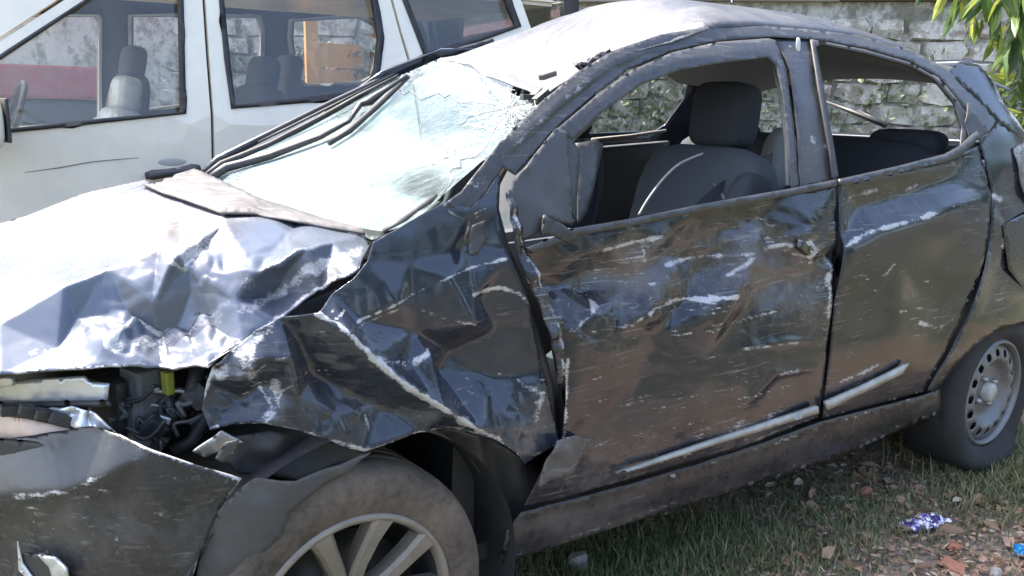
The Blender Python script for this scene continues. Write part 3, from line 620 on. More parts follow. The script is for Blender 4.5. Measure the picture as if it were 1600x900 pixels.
# --- sill
sill = skin('sill', [(778, 872), (790, 830), (815, 800), (1000, 752), (1150, 706), (1278, 660), (1440, 617), (1468, 608), (1464, 645), (1300, 716), (1100, 781), (900, 842), (785, 880)], M['paint_mud'], car, SO(.012), 6,
     disp=lambda P: .007*np.exp(-(sdist(P, [(785, 850), (1000, 782), (1290, 690), (1462, 628)])[0]/14)**2)+rtin(P, 40, .003, 3), dirt=dl(.08, (900, 820, 150, 30, .35)),
     wear_glint=wl(([(790, 868), (900, 835), (1100, 770), (1300, 705), (1462, 640)], 3, .38), ([(1050, 745), (1280, 668), (1445, 615)], 1.5, .5)), solid=.004)

# --- front door
door_out = [(806, 392), (850, 376), (900, 362), (990, 347), (1100, 324), (1230, 302), (1305, 288), (1309, 380), (1300, 470), (1292, 540), (1284, 620), (1280, 652), (1150, 698), (1000, 744), (900, 776), (826, 798), (850, 740), (876, 690), (882, 600), (872, 560), (852, 490)]
DC = [(806, 392, 0), (850, 376, 0), (900, 362, 0), (990, 347, 0), (1100, 324, 0), (1230, 302, 0), (1305, 288, 0), (1309, 380, -.01), (1300, 470, 0), (1292, 540, .0), (1284, 620, 0), (1280, 652, 0), (1150, 698, .01), (1000, 744, 0), (900, 776, -.01), (826, 798, -.02), (850, 740, -.01), (876, 690, .005), (882, 600, .005), (872, 560, .0), (852, 490, .0),
      (905, 402, .0), (948, 388, .004), (1032, 371, .004), (925, 470, -.05), (955, 430, -.055), (1010, 425, -.02), (925, 486, .010), (1015, 476, .012), (1000, 450, -.035), (1145, 464, .014), (1110, 432, -.04), (1060, 418, -.012), (1180, 396, .002), (1050, 400, -.03), (1230, 440, -.028), (1140, 366, -.022), (1252, 386, .014), (1200, 342, -.022), (1282, 430, -.014), (1215, 400, -.03),
      (1180, 480, -.02), (1230, 500, -.006), (1035, 522, -.012), (900, 604, .004), (893, 530, .018), (955, 520, .008), (1100, 560, -.004), (1000, 600, -.012), (960, 560, .006), (1200, 570, .0), (940, 650, -.012), (1080, 640, .004), (890, 450, -.035), (850, 440, -.03)]
door = skin('front_door', door_out, M['paint_door'], car, SO(0), 3.2, soften=14, scuff_glint=(.0022, .8, lambda P: np.clip(1.35-np.abs(P[:, 1]-(440-.23*(P[:, 0]-1000)))/85, .1, 1)), disp=lambda P: tin(P, DC), fine=lambda P: (rtin(P, 24, .0045, 11)+rtin(P, 12, .0035, 13, 1.7))*np.clip(1.3-np.abs(P[:, 1]-(450-.23*(P[:, 0]-1000)))/90, .18, 1)+rtin(P, 70, .003, 12)
     + .006*ridge(P, [(1165, 546), (1230, 533), (1292, 529)], 8)+.008*ridge(P, [(1150, 640), (1210, 582), (1276, 575)], 7),
     wear_glint=wl(([(945, 391), (1032, 370)], 3.5, .8), ([(1018, 481), (1060, 472), (1146, 464)], 4.5, .95), ([(985, 508), (1012, 488), (1018, 481)], 3.5, .75), ([(1050, 416), (1110, 404), (1180, 397)], 4, .7), ([(1143, 432), (1180, 402), (1232, 380)], 3.5, .75), ([(920, 488), (934, 476)], 4, .9),
             ([(1005, 375), (1014, 408)], 3.5, .6), ([(1018, 445), (1034, 440)], 5, .8), ([(1020, 480), (1021, 516)], 2.5, .6), ([(1300, 430), (1294, 500)], 4, .7), ([(1165, 546), (1292, 529)], 2.5, .5), ([(1215, 584), (1268, 577)], 5, .6), ([(884, 560), (878, 690)], 3, .7), ([(885, 520), (925, 486)], 2.2, .5),
             ([(1236, 384), (1262, 378), (1276, 392), (1262, 402), (1240, 396)], 4, .85), ([(1150, 350), (1190, 340), (1215, 352)], 2.5, .45), ([(1160, 370), (1195, 358)], 2.5, .4), ([(1290, 395), (1302, 420), (1292, 450)], 5, .6), ([(905, 385), (900, 410)], 4, .6), *rs(1, 30, 890, 1150, 560, 760, -.24, 40, 160, .58), *rs(2, 18, 910, 1180, 420, 560, -.18, 30, 110, .62), *rs(4, 14, 1150, 1270, 360, 470, -.2, 8, 30, .7)),
     dirt=dl(.12, (980, 420, 75, 48, .95), (1180, 430, 110, 60, .6), (1150, 370, 100, 25, .4), (960, 560, 90, 40, .25), (920, 740, 110, 50, .6), (1100, 680, 160, 30, .35), (1250, 470, 60, 50, .4)))
MB().box(p3([(1256, 390)], -.004)[0], (.10, .02, .026), RY(.45) @ RZ(.3), .006).build('door_handle', M['paint_door'], door, True, label='bent door handle hanging in the crushed panel')
skin('side_moulding', [(962, 739), (1000, 726), (1120, 685), (1200, 659), (1276, 634), (1277, 644), (1200, 668), (1120, 692), (1000, 730)], M['mould'], door, SO(-.014), 8, solid=.012, label='scuffed white strip along the door bottom')
skin('window_rail', [(822, 388), (900, 356), (990, 341), (1100, 318), (1232, 295), (1304, 281), (1305, 291), (1232, 306), (1100, 330), (990, 352), (900, 368), (830, 396)], M['trim'], door, SO(-.020), 6, solid=.012, wear_glint=wl(([(830, 392), (1304, 287)], 2, .35)))
# torn edge of the front door, folded outwards
skin('torn_edge', [(793, 300), (800, 296), (812, 350), (826, 395), (850, 440), (876, 492), (884, 540), (882, 600), (874, 604), (868, 560), (856, 520), (842, 470), (818, 420), (798, 360)], M['paint_door'], door, SO(-.02), 4, disp=lambda P: rtin(P, 14, .012, 21),
     wear_glint=wl(([(797, 300), (806, 350), (824, 400), (848, 445), (866, 490)], 3, .55), ([(862, 480), (880, 540), (880, 600)], 3, .6), ([(835, 440), (856, 500), (872, 560)], 1.5, .5)), dirt=dl(.3))
# sail panel where the mirror was
sail = skin('mirror_sail', [(797, 300), (806, 276), (868, 200), (884, 206), (888, 260), (894, 352), (868, 346), (852, 338), (838, 362), (815, 378), (802, 345)], M['trim'], door, SO(-.006), 5, disp=lambda P: tin(P, [(797, 300, 0), (868, 200, 0), (894, 352, .0), (815, 378, .0), (835, 300, .006), (870, 230, .0), (852, 338, .012)])+rtin(P, 40, .003, 5), solid=.004, label='bare grey plate where the wing mirror broke off')
skin('broken_mirror_stub', [(850, 336), (872, 346), (905, 372), (890, 380), (862, 366), (846, 368)], M['black'], sail, SO(-.03), 5, disp=lambda P: rtin(P, 18, .015, 8), solid=.006)
# dark gap seals between wing and door
mb = MB(); mb.tube([p+Vector((0, .03, 0)) for p in p3([(800, 262), (786, 290), (784, 330), (797, 380), (822, 440), (842, 500), (858, 560), (870, 610), (876, 690)])], .012, 8).build('door_seal', M['rubber'], door, True)

# --- rear door
rdo = [(1313, 287), (1400, 267), (1480, 248), (1528, 228), (1548, 300), (1545, 370), (1530, 430), (1502, 500), (1472, 560), (1444, 612), (1360, 634), (1286, 653), (1289, 620), (1297, 540), (1305, 470), (1314, 380)]
rear_door = skin('rear_door', rdo, M['paint_door'], car, SO(0), 4, soften=10, scuff_glint=(.0016, .7, lambda P: np.clip(1.3-np.abs(P[:, 1]-(325-.3*(P[:, 0]-1400)))/45, .05, 1)), disp=lambda P: tin(P, [(x, y, 0) for x, y in rdo]+[(1320, 384, .016), (1372, 357, .012), (1440, 338, .014), (1490, 318, .010), (1350, 330, -.028), (1420, 310, -.026), (1480, 290, -.018), (1400, 420, .004), (1360, 470, -.006), (1460, 420, -.004), (1400, 520, .006), (1440, 560, .0), (1470, 480, -.016)]), fine=lambda P: rtin(P, 60, .0025, 31)+rtin(P, 18, .002, 32)*np.clip(1.2-np.abs(P[:, 1]-(330-.3*(P[:, 0]-1400)))/45, 0, 1),
     wear_glint=wl(([(1318, 384), (1345, 366), (1372, 357), (1440, 338), (1490, 320)], 3.2, .85), ([(1326, 325), (1338, 305), (1375, 298), (1400, 302)], 5, .55), ([(1336, 310), (1336, 340)], 4, .5), ([(1425, 298), (1440, 290)], 5, .5), ([(1404, 486), (1450, 482)], 2, .5), ([(1398, 528), (1455, 522)], 2, .5), ([(1440, 505), (1470, 515), (1490, 500)], 5, .6), ([(1382, 428), (1394, 412)], 2, .6), ([(1288, 606), (1330, 590), (1372, 570)], 2.2, .6), ([(1310, 430), (1350, 430)], 2, .35), *rs(3, 16, 1310, 1400, 400, 620, -.2, 30, 110, .5)),
     dirt=dl(.06, (1380, 315, 70, 25, .4), (1480, 500, 40, 40, .4), (1360, 600, 90, 30, .35), (1300, 420, 20, 80, .3)))
skin('side_moulding', [(1289, 628), (1340, 606), (1390, 582), (1418, 567), (1408, 583), (1370, 602), (1320, 625), (1291, 640)], M['mould'], rear_door, SO(-.014), 8, solid=.012, label='scuffed pale strip low on the rear door')
skin('window_rail', [(1310, 280), (1400, 260), (1478, 240), (1500, 228), (1524, 206), (1530, 214), (1504, 240), (1480, 252), (1400, 271), (1311, 291)], M['trim'], rear_door, SO(-.020), 6, solid=.012)

# --- rear quarter, tail corner
quarter = skin('rear_quarter_panel', [(1532, 226), (1560, 190), (1600, 215), (1660, 290), (1720, 420), (1720, 640), (1690, 560), (1650, 500), (1600, 503), (1560, 510), (1526, 532), (1496, 564), (1472, 598), (1460, 612), (1448, 610), (1476, 560), (1506, 500), (1534, 430), (1549, 370), (1550, 300)], M['paint_door'], car, SO(0), 5,
     disp=lambda P: tin(P, [(1532, 226, 0), (1560, 190, 0), (1660, 290, 0), (1720, 420, 0), (1720, 640, 0), (1600, 470, .01), (1520, 500, .01), (1460, 612, 0), (1552, 300, 0), (1580, 300, -.01), (1570, 360, .004), (1560, 420, -.008), (1545, 470, .0), (1620, 380, -.008), (1570, 250, .0)])+rtin(P, 22, .002, 41),
     wear_glint=wl(([(1534, 345), (1575, 352), (1566, 388)], 3, .8), ([(1470, 350), (1462, 390), (1480, 440)], 2.5, .5), ([(1552, 305), (1565, 310)], 6, .7), ([(1500, 500), (1475, 545)], 2.5, .6), ([(1595, 500), (1556, 510), (1520, 536)], 2.5, .45), *rs(12, 14, 1480, 1560, 320, 480, .5, 14, 60, .6)), dirt=dl(.1, (1540, 430, 40, 60, .5), (1560, 310, 30, 15, .5), (1490, 540, 40, 40, .4)))
tail = skin('tail_corner', [(1480, 112), (1498, 97), (1526, 101), (1548, 122), (1566, 160), (1592, 195), (1640, 262), (1660, 290), (1600, 222), (1560, 190), (1520, 148)], M['paint_door'], car, SO(.0), 5, disp=lambda P: rtin(P, 26, .003, 51)+.006*ridge(P, [(1520, 100), (1550, 150), (1600, 215)], 16), wear_glint=wl(([(1528, 96), (1550, 120), (1568, 165), (1598, 205)], 5, .7), ([(1500, 130), (1540, 170)], 3, .4)), dirt=dl(.1))
skin('lamp_remains', [(1584, 232), (1600, 222), (1640, 280), (1640, 350), (1600, 300)], M['lens'], tail, SO(-.008), 8, disp=lambda P: rtin(P, 20, .006, 52), solid=.003)
skin('bumper_scrap', [(1566, 350), (1610, 330), (1700, 430), (1700, 540), (1610, 468), (1575, 420)], M['bumper'], quarter, SO(-.004), 7, disp=lambda P: rtin(P, 30, .002, 53), dirt=dl(.2))

# --- pillars and roof rail
a_rail = skin('roof_rail', [(690, 322), (722, 298), (780, 222), (840, 163), (900, 113), (960, 78), (1030, 54), (1100, 43), (1180, 40), (1260, 46), (1340, 55), (1420, 78), (1484, 112), (1522, 148), (1560, 190), (1532, 226), (1526, 204), (1505, 168), (1468, 122), (1420, 96), (1350, 76), (1275, 62), (1200, 58), (1120, 64), (1050, 80), (985, 108), (930, 148), (870, 200), (806, 274), (785, 262), (760, 300), (735, 330)], M['paint_pillar'], car, SO(.0), 4.5,
     disp=lambda P: rtin(P, 16, .0018, 61)+.008*ridge(P, [(760, 262), (850, 180), (940, 105), (1040, 66)], 10)-.012*ridge(P, [(800, 250), (880, 172), (960, 112), (1050, 72), (1140, 55)], 6)+.006*ridge(P, [(1100, 50), (1260, 55), (1420, 88), (1520, 170)], 7),
     wear_glint=wl(([(730, 300), (800, 225), (880, 155), (950, 105)], 7, .34), ([(700, 312), (770, 240), (830, 178)], 5, .42), ([(900, 120), (965, 84), (1040, 60)], 3, .25)), dirt=dl(.25, (850, 180, 80, 60, .4)))
skin('door_window_frame', [(868, 203), (930, 150), (985, 110), (1050, 82), (1120, 66), (1200, 60), (1212, 64), (1228, 110), (1240, 200), (1248, 294), (1236, 296), (1230, 220), (1222, 150), (1212, 104), (1198, 90), (1130, 98), (1062, 110), (1002, 132), (940, 176), (895, 218)], M['paint_pillar'], door, SO(-.006), 5, disp=lambda P: .006*ridge(P, [(880, 210), (985, 120), (1060, 94), (1205, 74), (1236, 290)], 6), wear_glint=wl(([(895, 205), (985, 125), (1060, 100)], 2, .25), ([(1215, 90), (1225, 150)], 4, .4)), dirt=dl(.3))
bp = skin('b_pillar', [(1214, 62), (1262, 62), (1272, 72), (1282, 130), (1296, 210), (1308, 280), (1250, 294), (1243, 200), (1231, 110)], M['paint_pillar'], car, SO(.004), 5, disp=lambda P: .006*ridge(P, [(1228, 70), (1250, 180), (1266, 290)], 14)+rtin(P, 30, .002, 63), dirt=dl(.2, (1265, 230, 20, 70, .5)), wear_glint=wl(([(1268, 215), (1272, 222)], 4, .7), ([(1290, 228), (1292, 232)], 3, .7)))
V, F = superq(p3([(1247, 72)], -.004)[0], (.018, .008, .045), .8, 16, RY(-.1)); mesh('fixing', V, F, M['chrome'], bp, True)
skin('rear_window_frame', [(1266, 62), (1350, 78), (1420, 98), (1466, 124), (1502, 168), (1522, 205), (1502, 228), (1499, 236), (1502, 200), (1490, 162), (1458, 124), (1416, 102), (1350, 84), (1284, 70), (1274, 74), (1286, 140), (1302, 230), (1309, 276), (1300, 281), (1294, 230), (1278, 140)], M['black'], rear_door, SO(-.006), 5, solid=.006)
skin('quarter_window', [(1512, 160), (1546, 206), (1516, 224), (1508, 190)], M['black'], rear_door, SO(-.012), 4, disp=lambda P: rtin(P, 9, .005, 65), wear_glint=wl(([(1516, 170), (1524, 205)], 6, .45), ([(1530, 195), (1520, 215)], 5, .4)), solid=.003)
mb = MB(); q = p3([(1206, 96), (1220, 150), (1229, 220), (1232, 290)], .09); mb.tube(q, [.004, .006, .007, .008], 6).build('belt_edge', M['beige'], bp, True)

# --- roof: pushed down over the windscreen, sound behind
rail = onS(np.array([(960, 80), (1030, 56), (1100, 45), (1180, 42), (1260, 48), (1340, 57), (1420, 80), (1484, 114)], float))
rx, ry_, rz = rail[:, 0], rail[:, 1], rail[:, 2]
hdr = np.array([onS([(960, 80)])[0], onY([(905, 118)], .48)[0]*[1, 1, 1], onY([(835, 150)], .64)[0], onY([(778, 124)], .86)[0], onY([(735, 104)], 1.10)[0], onY([(690, 88)], 1.36)[0], [1.0, 1.42, 1.35]])
HT = np.linspace(0, 1, len(hdr)); RV = []; NS, NT = 60, 56
for i in range(NS):
    s = (i/(NS-1))
    for j in range(NT):
        t = j/(NT-1); h = np.array([np.interp(t, HT, hdr[:, k]) for k in range(3)])
        X = h[0]+s*(2.62-h[0]); zl = np.interp(X, rx, rz); yl = np.interp(X, rx, ry_)
        cw = .105*(4*t*(1-t))**.7-.05*max(0, (X-2.0)/.6)**2; sound = np.array([X, yl+t*(1.66-2*yl), zl+cw])
        k = min(1, max(0, (X-h[0])/.42)); k = k*k*(3-2*k) if k < 1 else 1
        p = sound*k+(1-k)*np.array([X, h[1], h[2]+.12*(X-h[0])]); RV.append(p)
RV = np.array(RV); Q = RV[:, :2]*400
fr = np.exp(-((RV[:, 0]-.95)/.35)**2)
RV[:, 2] += rtin(Q, 48, .012, 71)*fr+rtin(Q, 20, .004, 72)*fr*.8-.02*np.exp(-((RV[:, 0]-1.12)/.12)**2-((RV[:, 1]-1.0)/.2)**2)
mesh('roof', RV, [(i*NT+j, i*NT+j+1, (i+1)*NT+j+1, (i+1)*NT+j) for i in range(NS-1) for j in range(NT-1)], M['paint_roof'], car, True, .003, {'wear_glint': .5*np.exp(-((RV[:, 0]-.95)/.2)**2)*(RV[:, 1] < .6), 'dirt': np.clip(.5*fr, 0, 1)})
LV = [(p[0], p[1], p[2]-.05) for p in RV]
mesh('roof_lining', LV, [((i+1)*NT+j, (i+1)*NT+j+1, i*NT+j+1, i*NT+j) for i in range(10, NS-1) for j in range(2, NT-3)], M['liner'], car, True)
# torn roof-gutter lip and shards along the header
mb = MB(); g = np.random.default_rng(5)
for (x, y) in [(905+i*7, 108-i*3.2) for i in range(8)]:
    q = p3([(x, y)], .02)[0]; mb.box(q+Vector((0, .0, .004)), (.03, .016, .008), Matrix.Rotation(g.uniform(-.8, .8), 3, 'Y') @ Matrix.Rotation(g.uniform(-1, 1), 3, 'X'), .002)
mb.build('torn_gutter', M['black'], car)['kind'] = 'stuff'
mb = MB()
for (x, y, Y) in ((828, 152, .52), (845, 150, .5), (856, 118, .62), (836, 148, .55)):
    mb.box(Vector(onY([(x, y)], Y)[0]), (.05, .02, .014), RZ(g.uniform(-.5, .5)) @ RY(g.uniform(-.6, .6)), .002)
mb.build('glass_shards', M['black'], car)['kind'] = 'stuff'

# --- windscreen
wsc = [(600, 362, 'z', .965), (640, 352, 'z', .985), (330, 272, 'y', 1.44), (380, 305, 'z', .97), (470, 335, 'z', .965), (540, 350, 'z', .96), (690, 90, 'y', 1.34), (620, 120, 'y', 1.38), (500, 185, 'y', 1.42), (420, 228, 'y', 1.43), (735, 106, 'y', 1.10), (780, 127, 'y', .86), (836, 156, 'y', .62), (846, 166, 'y', .42), (800, 205, 'y', .30), (740, 262, 'y', .24), (690, 305, 'y', .22), (650, 200, 'y', .95), (560, 260, 'y', .95), (720, 190, 'y', .66), (640, 280, 'y', .58), (790, 160, 'y', .66), (500, 300, 'y', .98), (700, 140, 'y', 1.02)]
wc = [(x, y, (onZ([(x, y)], v) if k == 'z' else onY([(x, y)], v))[0]) for x, y, k, v in wsc]
def q2(P): x, y = (P[:, 0]-600)/200, (P[:, 1]-220)/100; return np.stack([np.ones_like(x), x, y, x*x, x*y, y*y], 1)
wk = np.linalg.lstsq(q2(np.array([(x, y) for x, y, q in wc], float)), np.array([q[1] for x, y, q in wc]), rcond=None)[0]
def ws_surf(P): return onY(P, q2(np.asarray(P, float))@wk)
wout = [(602, 362), (540, 350), (470, 335), (380, 305), (330, 272), (420, 228), (500, 185), (620, 120), (690, 90), (735, 106), (780, 127), (836, 156), (846, 166), (800, 205), (740, 262), (690, 305), (642, 352)]
windscreen = skin('windscreen', wout, M['windscreen'], car, ws_surf, 5, disp=lambda P: rtin(P, 60, .003, 81)-.03*blob(P, 785, 175, 60, 45)+rtin(P, 10, .003, 82)*blob(P, 790, 180, 70, 50), direction=(-.35, 0, .94), wear_glint=dl(.02, (800, 180, 55, 45, 1.2), (700, 130, 60, 30, .35), (720, 240, 70, 40, .3), (400, 285, 60, 18, .5)), dirt=dl(.5, (690, 170, 70, 40, -.35), (560, 200, 30, 22, -.3), (660, 290, 50, 25, -.35), (520, 250, 120, 40, .5), (450, 215, 90, 40, .6), (480, 325, 120, 25, .7), (800, 190, 50, 40, -.9), (640, 160, 40, 30, -.2)), solid=0)
mb = MB(); W3 = lambda L, off=0.0: [Vector(q)+(Vector(CAM)-Vector(q)).normalized()*off*1.6 for q in ws_surf(np.array(L, float))]
mb.tube(W3([(322, 274), (345, 256), (420, 226), (500, 184), (560, 150), (622, 118)], .012), [.009, .010, .009, .008, .007, .005], 8).build('windscreen_seal', M['rubber'], windscreen, True)
mb = MB(); mb.tube([Vector(q) for q in onY([(318, 272), (340, 250), (430, 205), (520, 160), (600, 122), (690, 86), (770, 64)], 1.46)], [.013, .014, .012, .011, .010, .010, .010], 8).build('a_pillar', M['paint_pillar'], car, True)
MB().tube(W3([(682, 304), (668, 318), (650, 330), (628, 348), (600, 362)], .004), [.003, .008, .006, .009, .005], 7).build('loose_seal', M['rubber'], windscreen, True)
# wipers
wp1 = MB().tube(W3([(330, 278), (352, 262), (420, 244), (500, 214), (545, 190)], .035), [.013, .014, .012, .009, .006], 7).build('wiper_arm', M['black'], car, True)
wp2 = MB().tube(W3([(545, 190), (562, 163), (578, 158), (600, 142), (636, 118)], .05), [.006, .011, .016, .009, .006], 6).build('wiper_arm', M['black'], car, True)
MB().tube(W3([(514, 224), (545, 205), (590, 165), (638, 120)], .03), [.009, .010, .010, .007], 6).build('wiper_blade', M['rubber'], wp2, True)
MB().tube(W3([(404, 222), (450, 200), (520, 165), (615, 116)], .06), [.004, .005, .005, .003], 6).build('wiper_blade', M['rubber'], wp1, True)
mb = MB(); mb2 = MB(); g = np.random.default_rng(17); ip = np.array([797., 168.])     # cracks running out from the impact
for k in range(30):
    a = k*2*math.pi/30+g.uniform(-.08, .08); r = 4.0; L = [ip+r*np.array([math.cos(a), math.sin(a)*.7])]; end = g.uniform(35, 100) if g.random() < .6 else g.uniform(120, 330)
    while r < end:
        r += g.uniform(7, 16); a += g.uniform(-.10, .10); L.append(ip+r*np.array([math.cos(a), math.sin(a)*.7]))
    L = [p for p in L if inside(np.array([p]), np.array(wout))[0]]
    if len(L) > 1: (mb if k % 2 else mb2).tube(W3(L, .004), .0015, 4)
for r in (12, 20, 30, 42, 56):
    for k in range(14):
        a = k*.449+g.uniform(-.1, .1); L = [ip+r*g.uniform(.9, 1.1)*np.array([math.cos(a+t), math.sin(a+t)*.7]) for t in (0, .2, .42)]
        if g.random() < .7 and inside(np.array(L), np.array(wout)).all(): mb.tube(W3(L, .004), .0009, 4)
mb.build('crack_web', M['mould'], windscreen)['kind'] = 'stuff'; mb2.build('crack_web', M['greybox'], windscreen)['kind'] = 'stuff'
# cowl below the glass
skin('cowl', [(320, 272), (345, 268), (400, 300), (470, 330), (560, 350), (640, 350), (690, 318), (640, 356), (585, 374), (470, 346), (380, 322), (330, 300)], M['black'], car, lambda p: onZ(p, .945), 8, disp=lambda P: rtin(P, 24, .012, 83), direction=(0, 0, 1), solid=.004)

# --- bonnet, buckled up in the middle
hc = [(577, 386, .935), (568, 366, .952), (470, 347, .975), (350, 332, 1.0), (290, 306, .99), (225, 280, .975), (130, 306, .93), (0, 350, .87), (-150, 415, .80), (-260, 480, .76), (250, 392, .955), (170, 424, .925), (100, 452, .90), (0, 503, .855), (-120, 555, .80), (-260, 610, .76), (0, 585, .790), (130, 578, .79), (250, 576, .785), (325, 570, .80), (380, 538, .82), (430, 502, .85), (500, 456, .89), (560, 424, .922),
      (295, 425, .925), (275, 400, .955), (240, 470, .882), (400, 425, .93), (330, 500, .850), (180, 530, .83), (420, 465, .875), (480, 395, .955), (120, 500, .85), (300, 460, .888), (370, 460, .895), (350, 345, .995), (520, 380, .96), (100, 390, .915), (230, 330, .955), (0, 430, .875), (-150, 620, .76), (-260, 660, .74), (90, 545, .815), (250, 530, .815), (200, 488, .86)]
hw = [(x, y, onZ([(x, y)], z)[0]) for x, y, z in hc]
def h_surf(P): return np.stack([tin(P, [(x, y, q[k]) for x, y, q in hw]) for k in range(3)], 1)
crm = lambda P: np.clip(blob(P, 270, 510, 120, 60)+blob(P, 470, 430, 110, 40)*.8+blob(P, 300, 410, 50, 50)*.7, 0, 1)
hood = skin('bonnet', [(577, 386), (568, 366), (470, 347), (350, 332), (290, 306), (226, 282), (130, 306), (0, 350), (-150, 415), (-260, 480), (-260, 660), (-150, 620), (0, 585), (60, 581), (130, 578), (250, 576), (325, 570), (352, 556), (380, 538), (430, 502), (500, 456), (560, 424), (578, 402)], M['paint_hood_skylit'], car, h_surf, 3.6,
     disp=lambda P: rtin(P, 22, .012, 91)*crm(P)+rtin(P, 9, .008, 92, 1.8)*crm(P)+rtin(P, 80, .006, 93, 1.6)-.010*ridge(P, [(150, 555), (230, 520), (300, 500), (350, 470)], 10)+.010*ridge(P, [(165, 540), (215, 500), (280, 520), (350, 480)], 7), direction=(0, 0, 1), soften=1, scuff_glint=(.0045, .7, crm),
     wear_glint=wl(([(0, 583), (130, 577), (250, 574), (328, 568), (380, 536), (430, 500), (500, 454), (560, 420)], 4, .7), ([(262, 402), (285, 425), (300, 405), (340, 380)], 10, .9), ([(285, 400), (320, 370), (345, 348)], 16, .85), ([(165, 545), (210, 500), (250, 520), (262, 505)], 4, .75), ([(380, 480), (450, 455), (480, 430), (560, 395)], 14, .65), ([(180, 545), (250, 535), (330, 500), (390, 440)], 14, .5), ([(255, 520), (258, 560)], 4, .7), ([(50, 552), (110, 548)], 8, .6)),
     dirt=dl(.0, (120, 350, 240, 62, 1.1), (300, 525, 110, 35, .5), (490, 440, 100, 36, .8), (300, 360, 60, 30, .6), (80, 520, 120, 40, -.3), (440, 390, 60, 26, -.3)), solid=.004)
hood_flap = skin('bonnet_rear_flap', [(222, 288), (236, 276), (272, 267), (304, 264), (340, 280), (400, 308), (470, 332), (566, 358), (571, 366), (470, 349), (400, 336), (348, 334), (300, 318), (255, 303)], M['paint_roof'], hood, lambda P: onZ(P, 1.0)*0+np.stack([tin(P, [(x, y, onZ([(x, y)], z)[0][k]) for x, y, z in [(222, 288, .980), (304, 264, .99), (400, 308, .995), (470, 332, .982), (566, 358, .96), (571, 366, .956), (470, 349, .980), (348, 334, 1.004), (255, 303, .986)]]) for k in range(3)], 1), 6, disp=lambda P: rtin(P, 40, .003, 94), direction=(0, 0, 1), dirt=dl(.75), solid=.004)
xs = [Vector(q) for q in onZ([(250, 574), (300, 572)], .76)]

# --- front wing, torn and folded
fo = [(583, 378), (620, 358), (660, 334), (692, 318), (735, 326), (762, 298), (780, 268), (778, 330), (792, 395), (818, 450), (840, 510), (856, 580), (866, 640), (874, 690), (860, 700), (835, 712), (818, 724), (800, 704), (770, 684), (740, 676), (700, 668), (655, 674), (600, 692), (570, 706), (540, 700), (510, 686), (470, 676), (420, 668), (380, 676), (345, 690), (334, 660), (342, 610), (352, 580), (375, 556), (405, 520), (440, 498), (490, 486), (520, 462), (552, 436), (574, 408)]
FC = [(583, 378, 0), (620, 358, 0), (660, 334, 0), (692, 318, 0), (735, 326, 0), (780, 268, 0), (778, 330, 0), (792, 395, .0), (818, 450, 0), (840, 510, -.01), (856, 580, -.02), (866, 640, -.01), (874, 690, 0), (835, 712, 0), (800, 704, .01), (770, 684, .015), (740, 676, .0), (700, 668, -.01), (655, 674, 0), (600, 692, .01), (570, 706, .0), (510, 686, .0), (470, 676, -.01), (420, 668, -.02), (345, 690, -.05), (334, 660, -.06), (342, 610, -.06), (375, 556, -.04), (405, 520, -.02), (440, 498, -.01), (490, 486, .02), (520, 462, -.01), (552, 436, .0), (574, 408, .0),
      (530, 515, .045), (560, 545, .045), (620, 595, .05), (680, 630, .045), (740, 668, .035), (555, 500, .0), (620, 471, .010), (700, 432, .008), (788, 406, .006), (640, 478, .0), (742, 506, .004), (668, 560, .02), (720, 560, -.055), (790, 520, -.03), (650, 520, -.015), (760, 470, -.022), (830, 476, .0), (745, 462, -.006), (700, 590, -.045), (780, 600, -.035), (820, 640, -.01), (640, 565, .0), (480, 545, -.03), (450, 560, .02), (500, 590, -.045), (430, 610, -.05), (470, 630, -.01), (560, 620, -.03), (530, 650, -.005), (400, 640, -.06), (380, 600, -.02), (410, 560, .005), (600, 640, -.02), (650, 640, -.005), (700, 400, -.006), (640, 410, .0), (740, 385, -.018)]
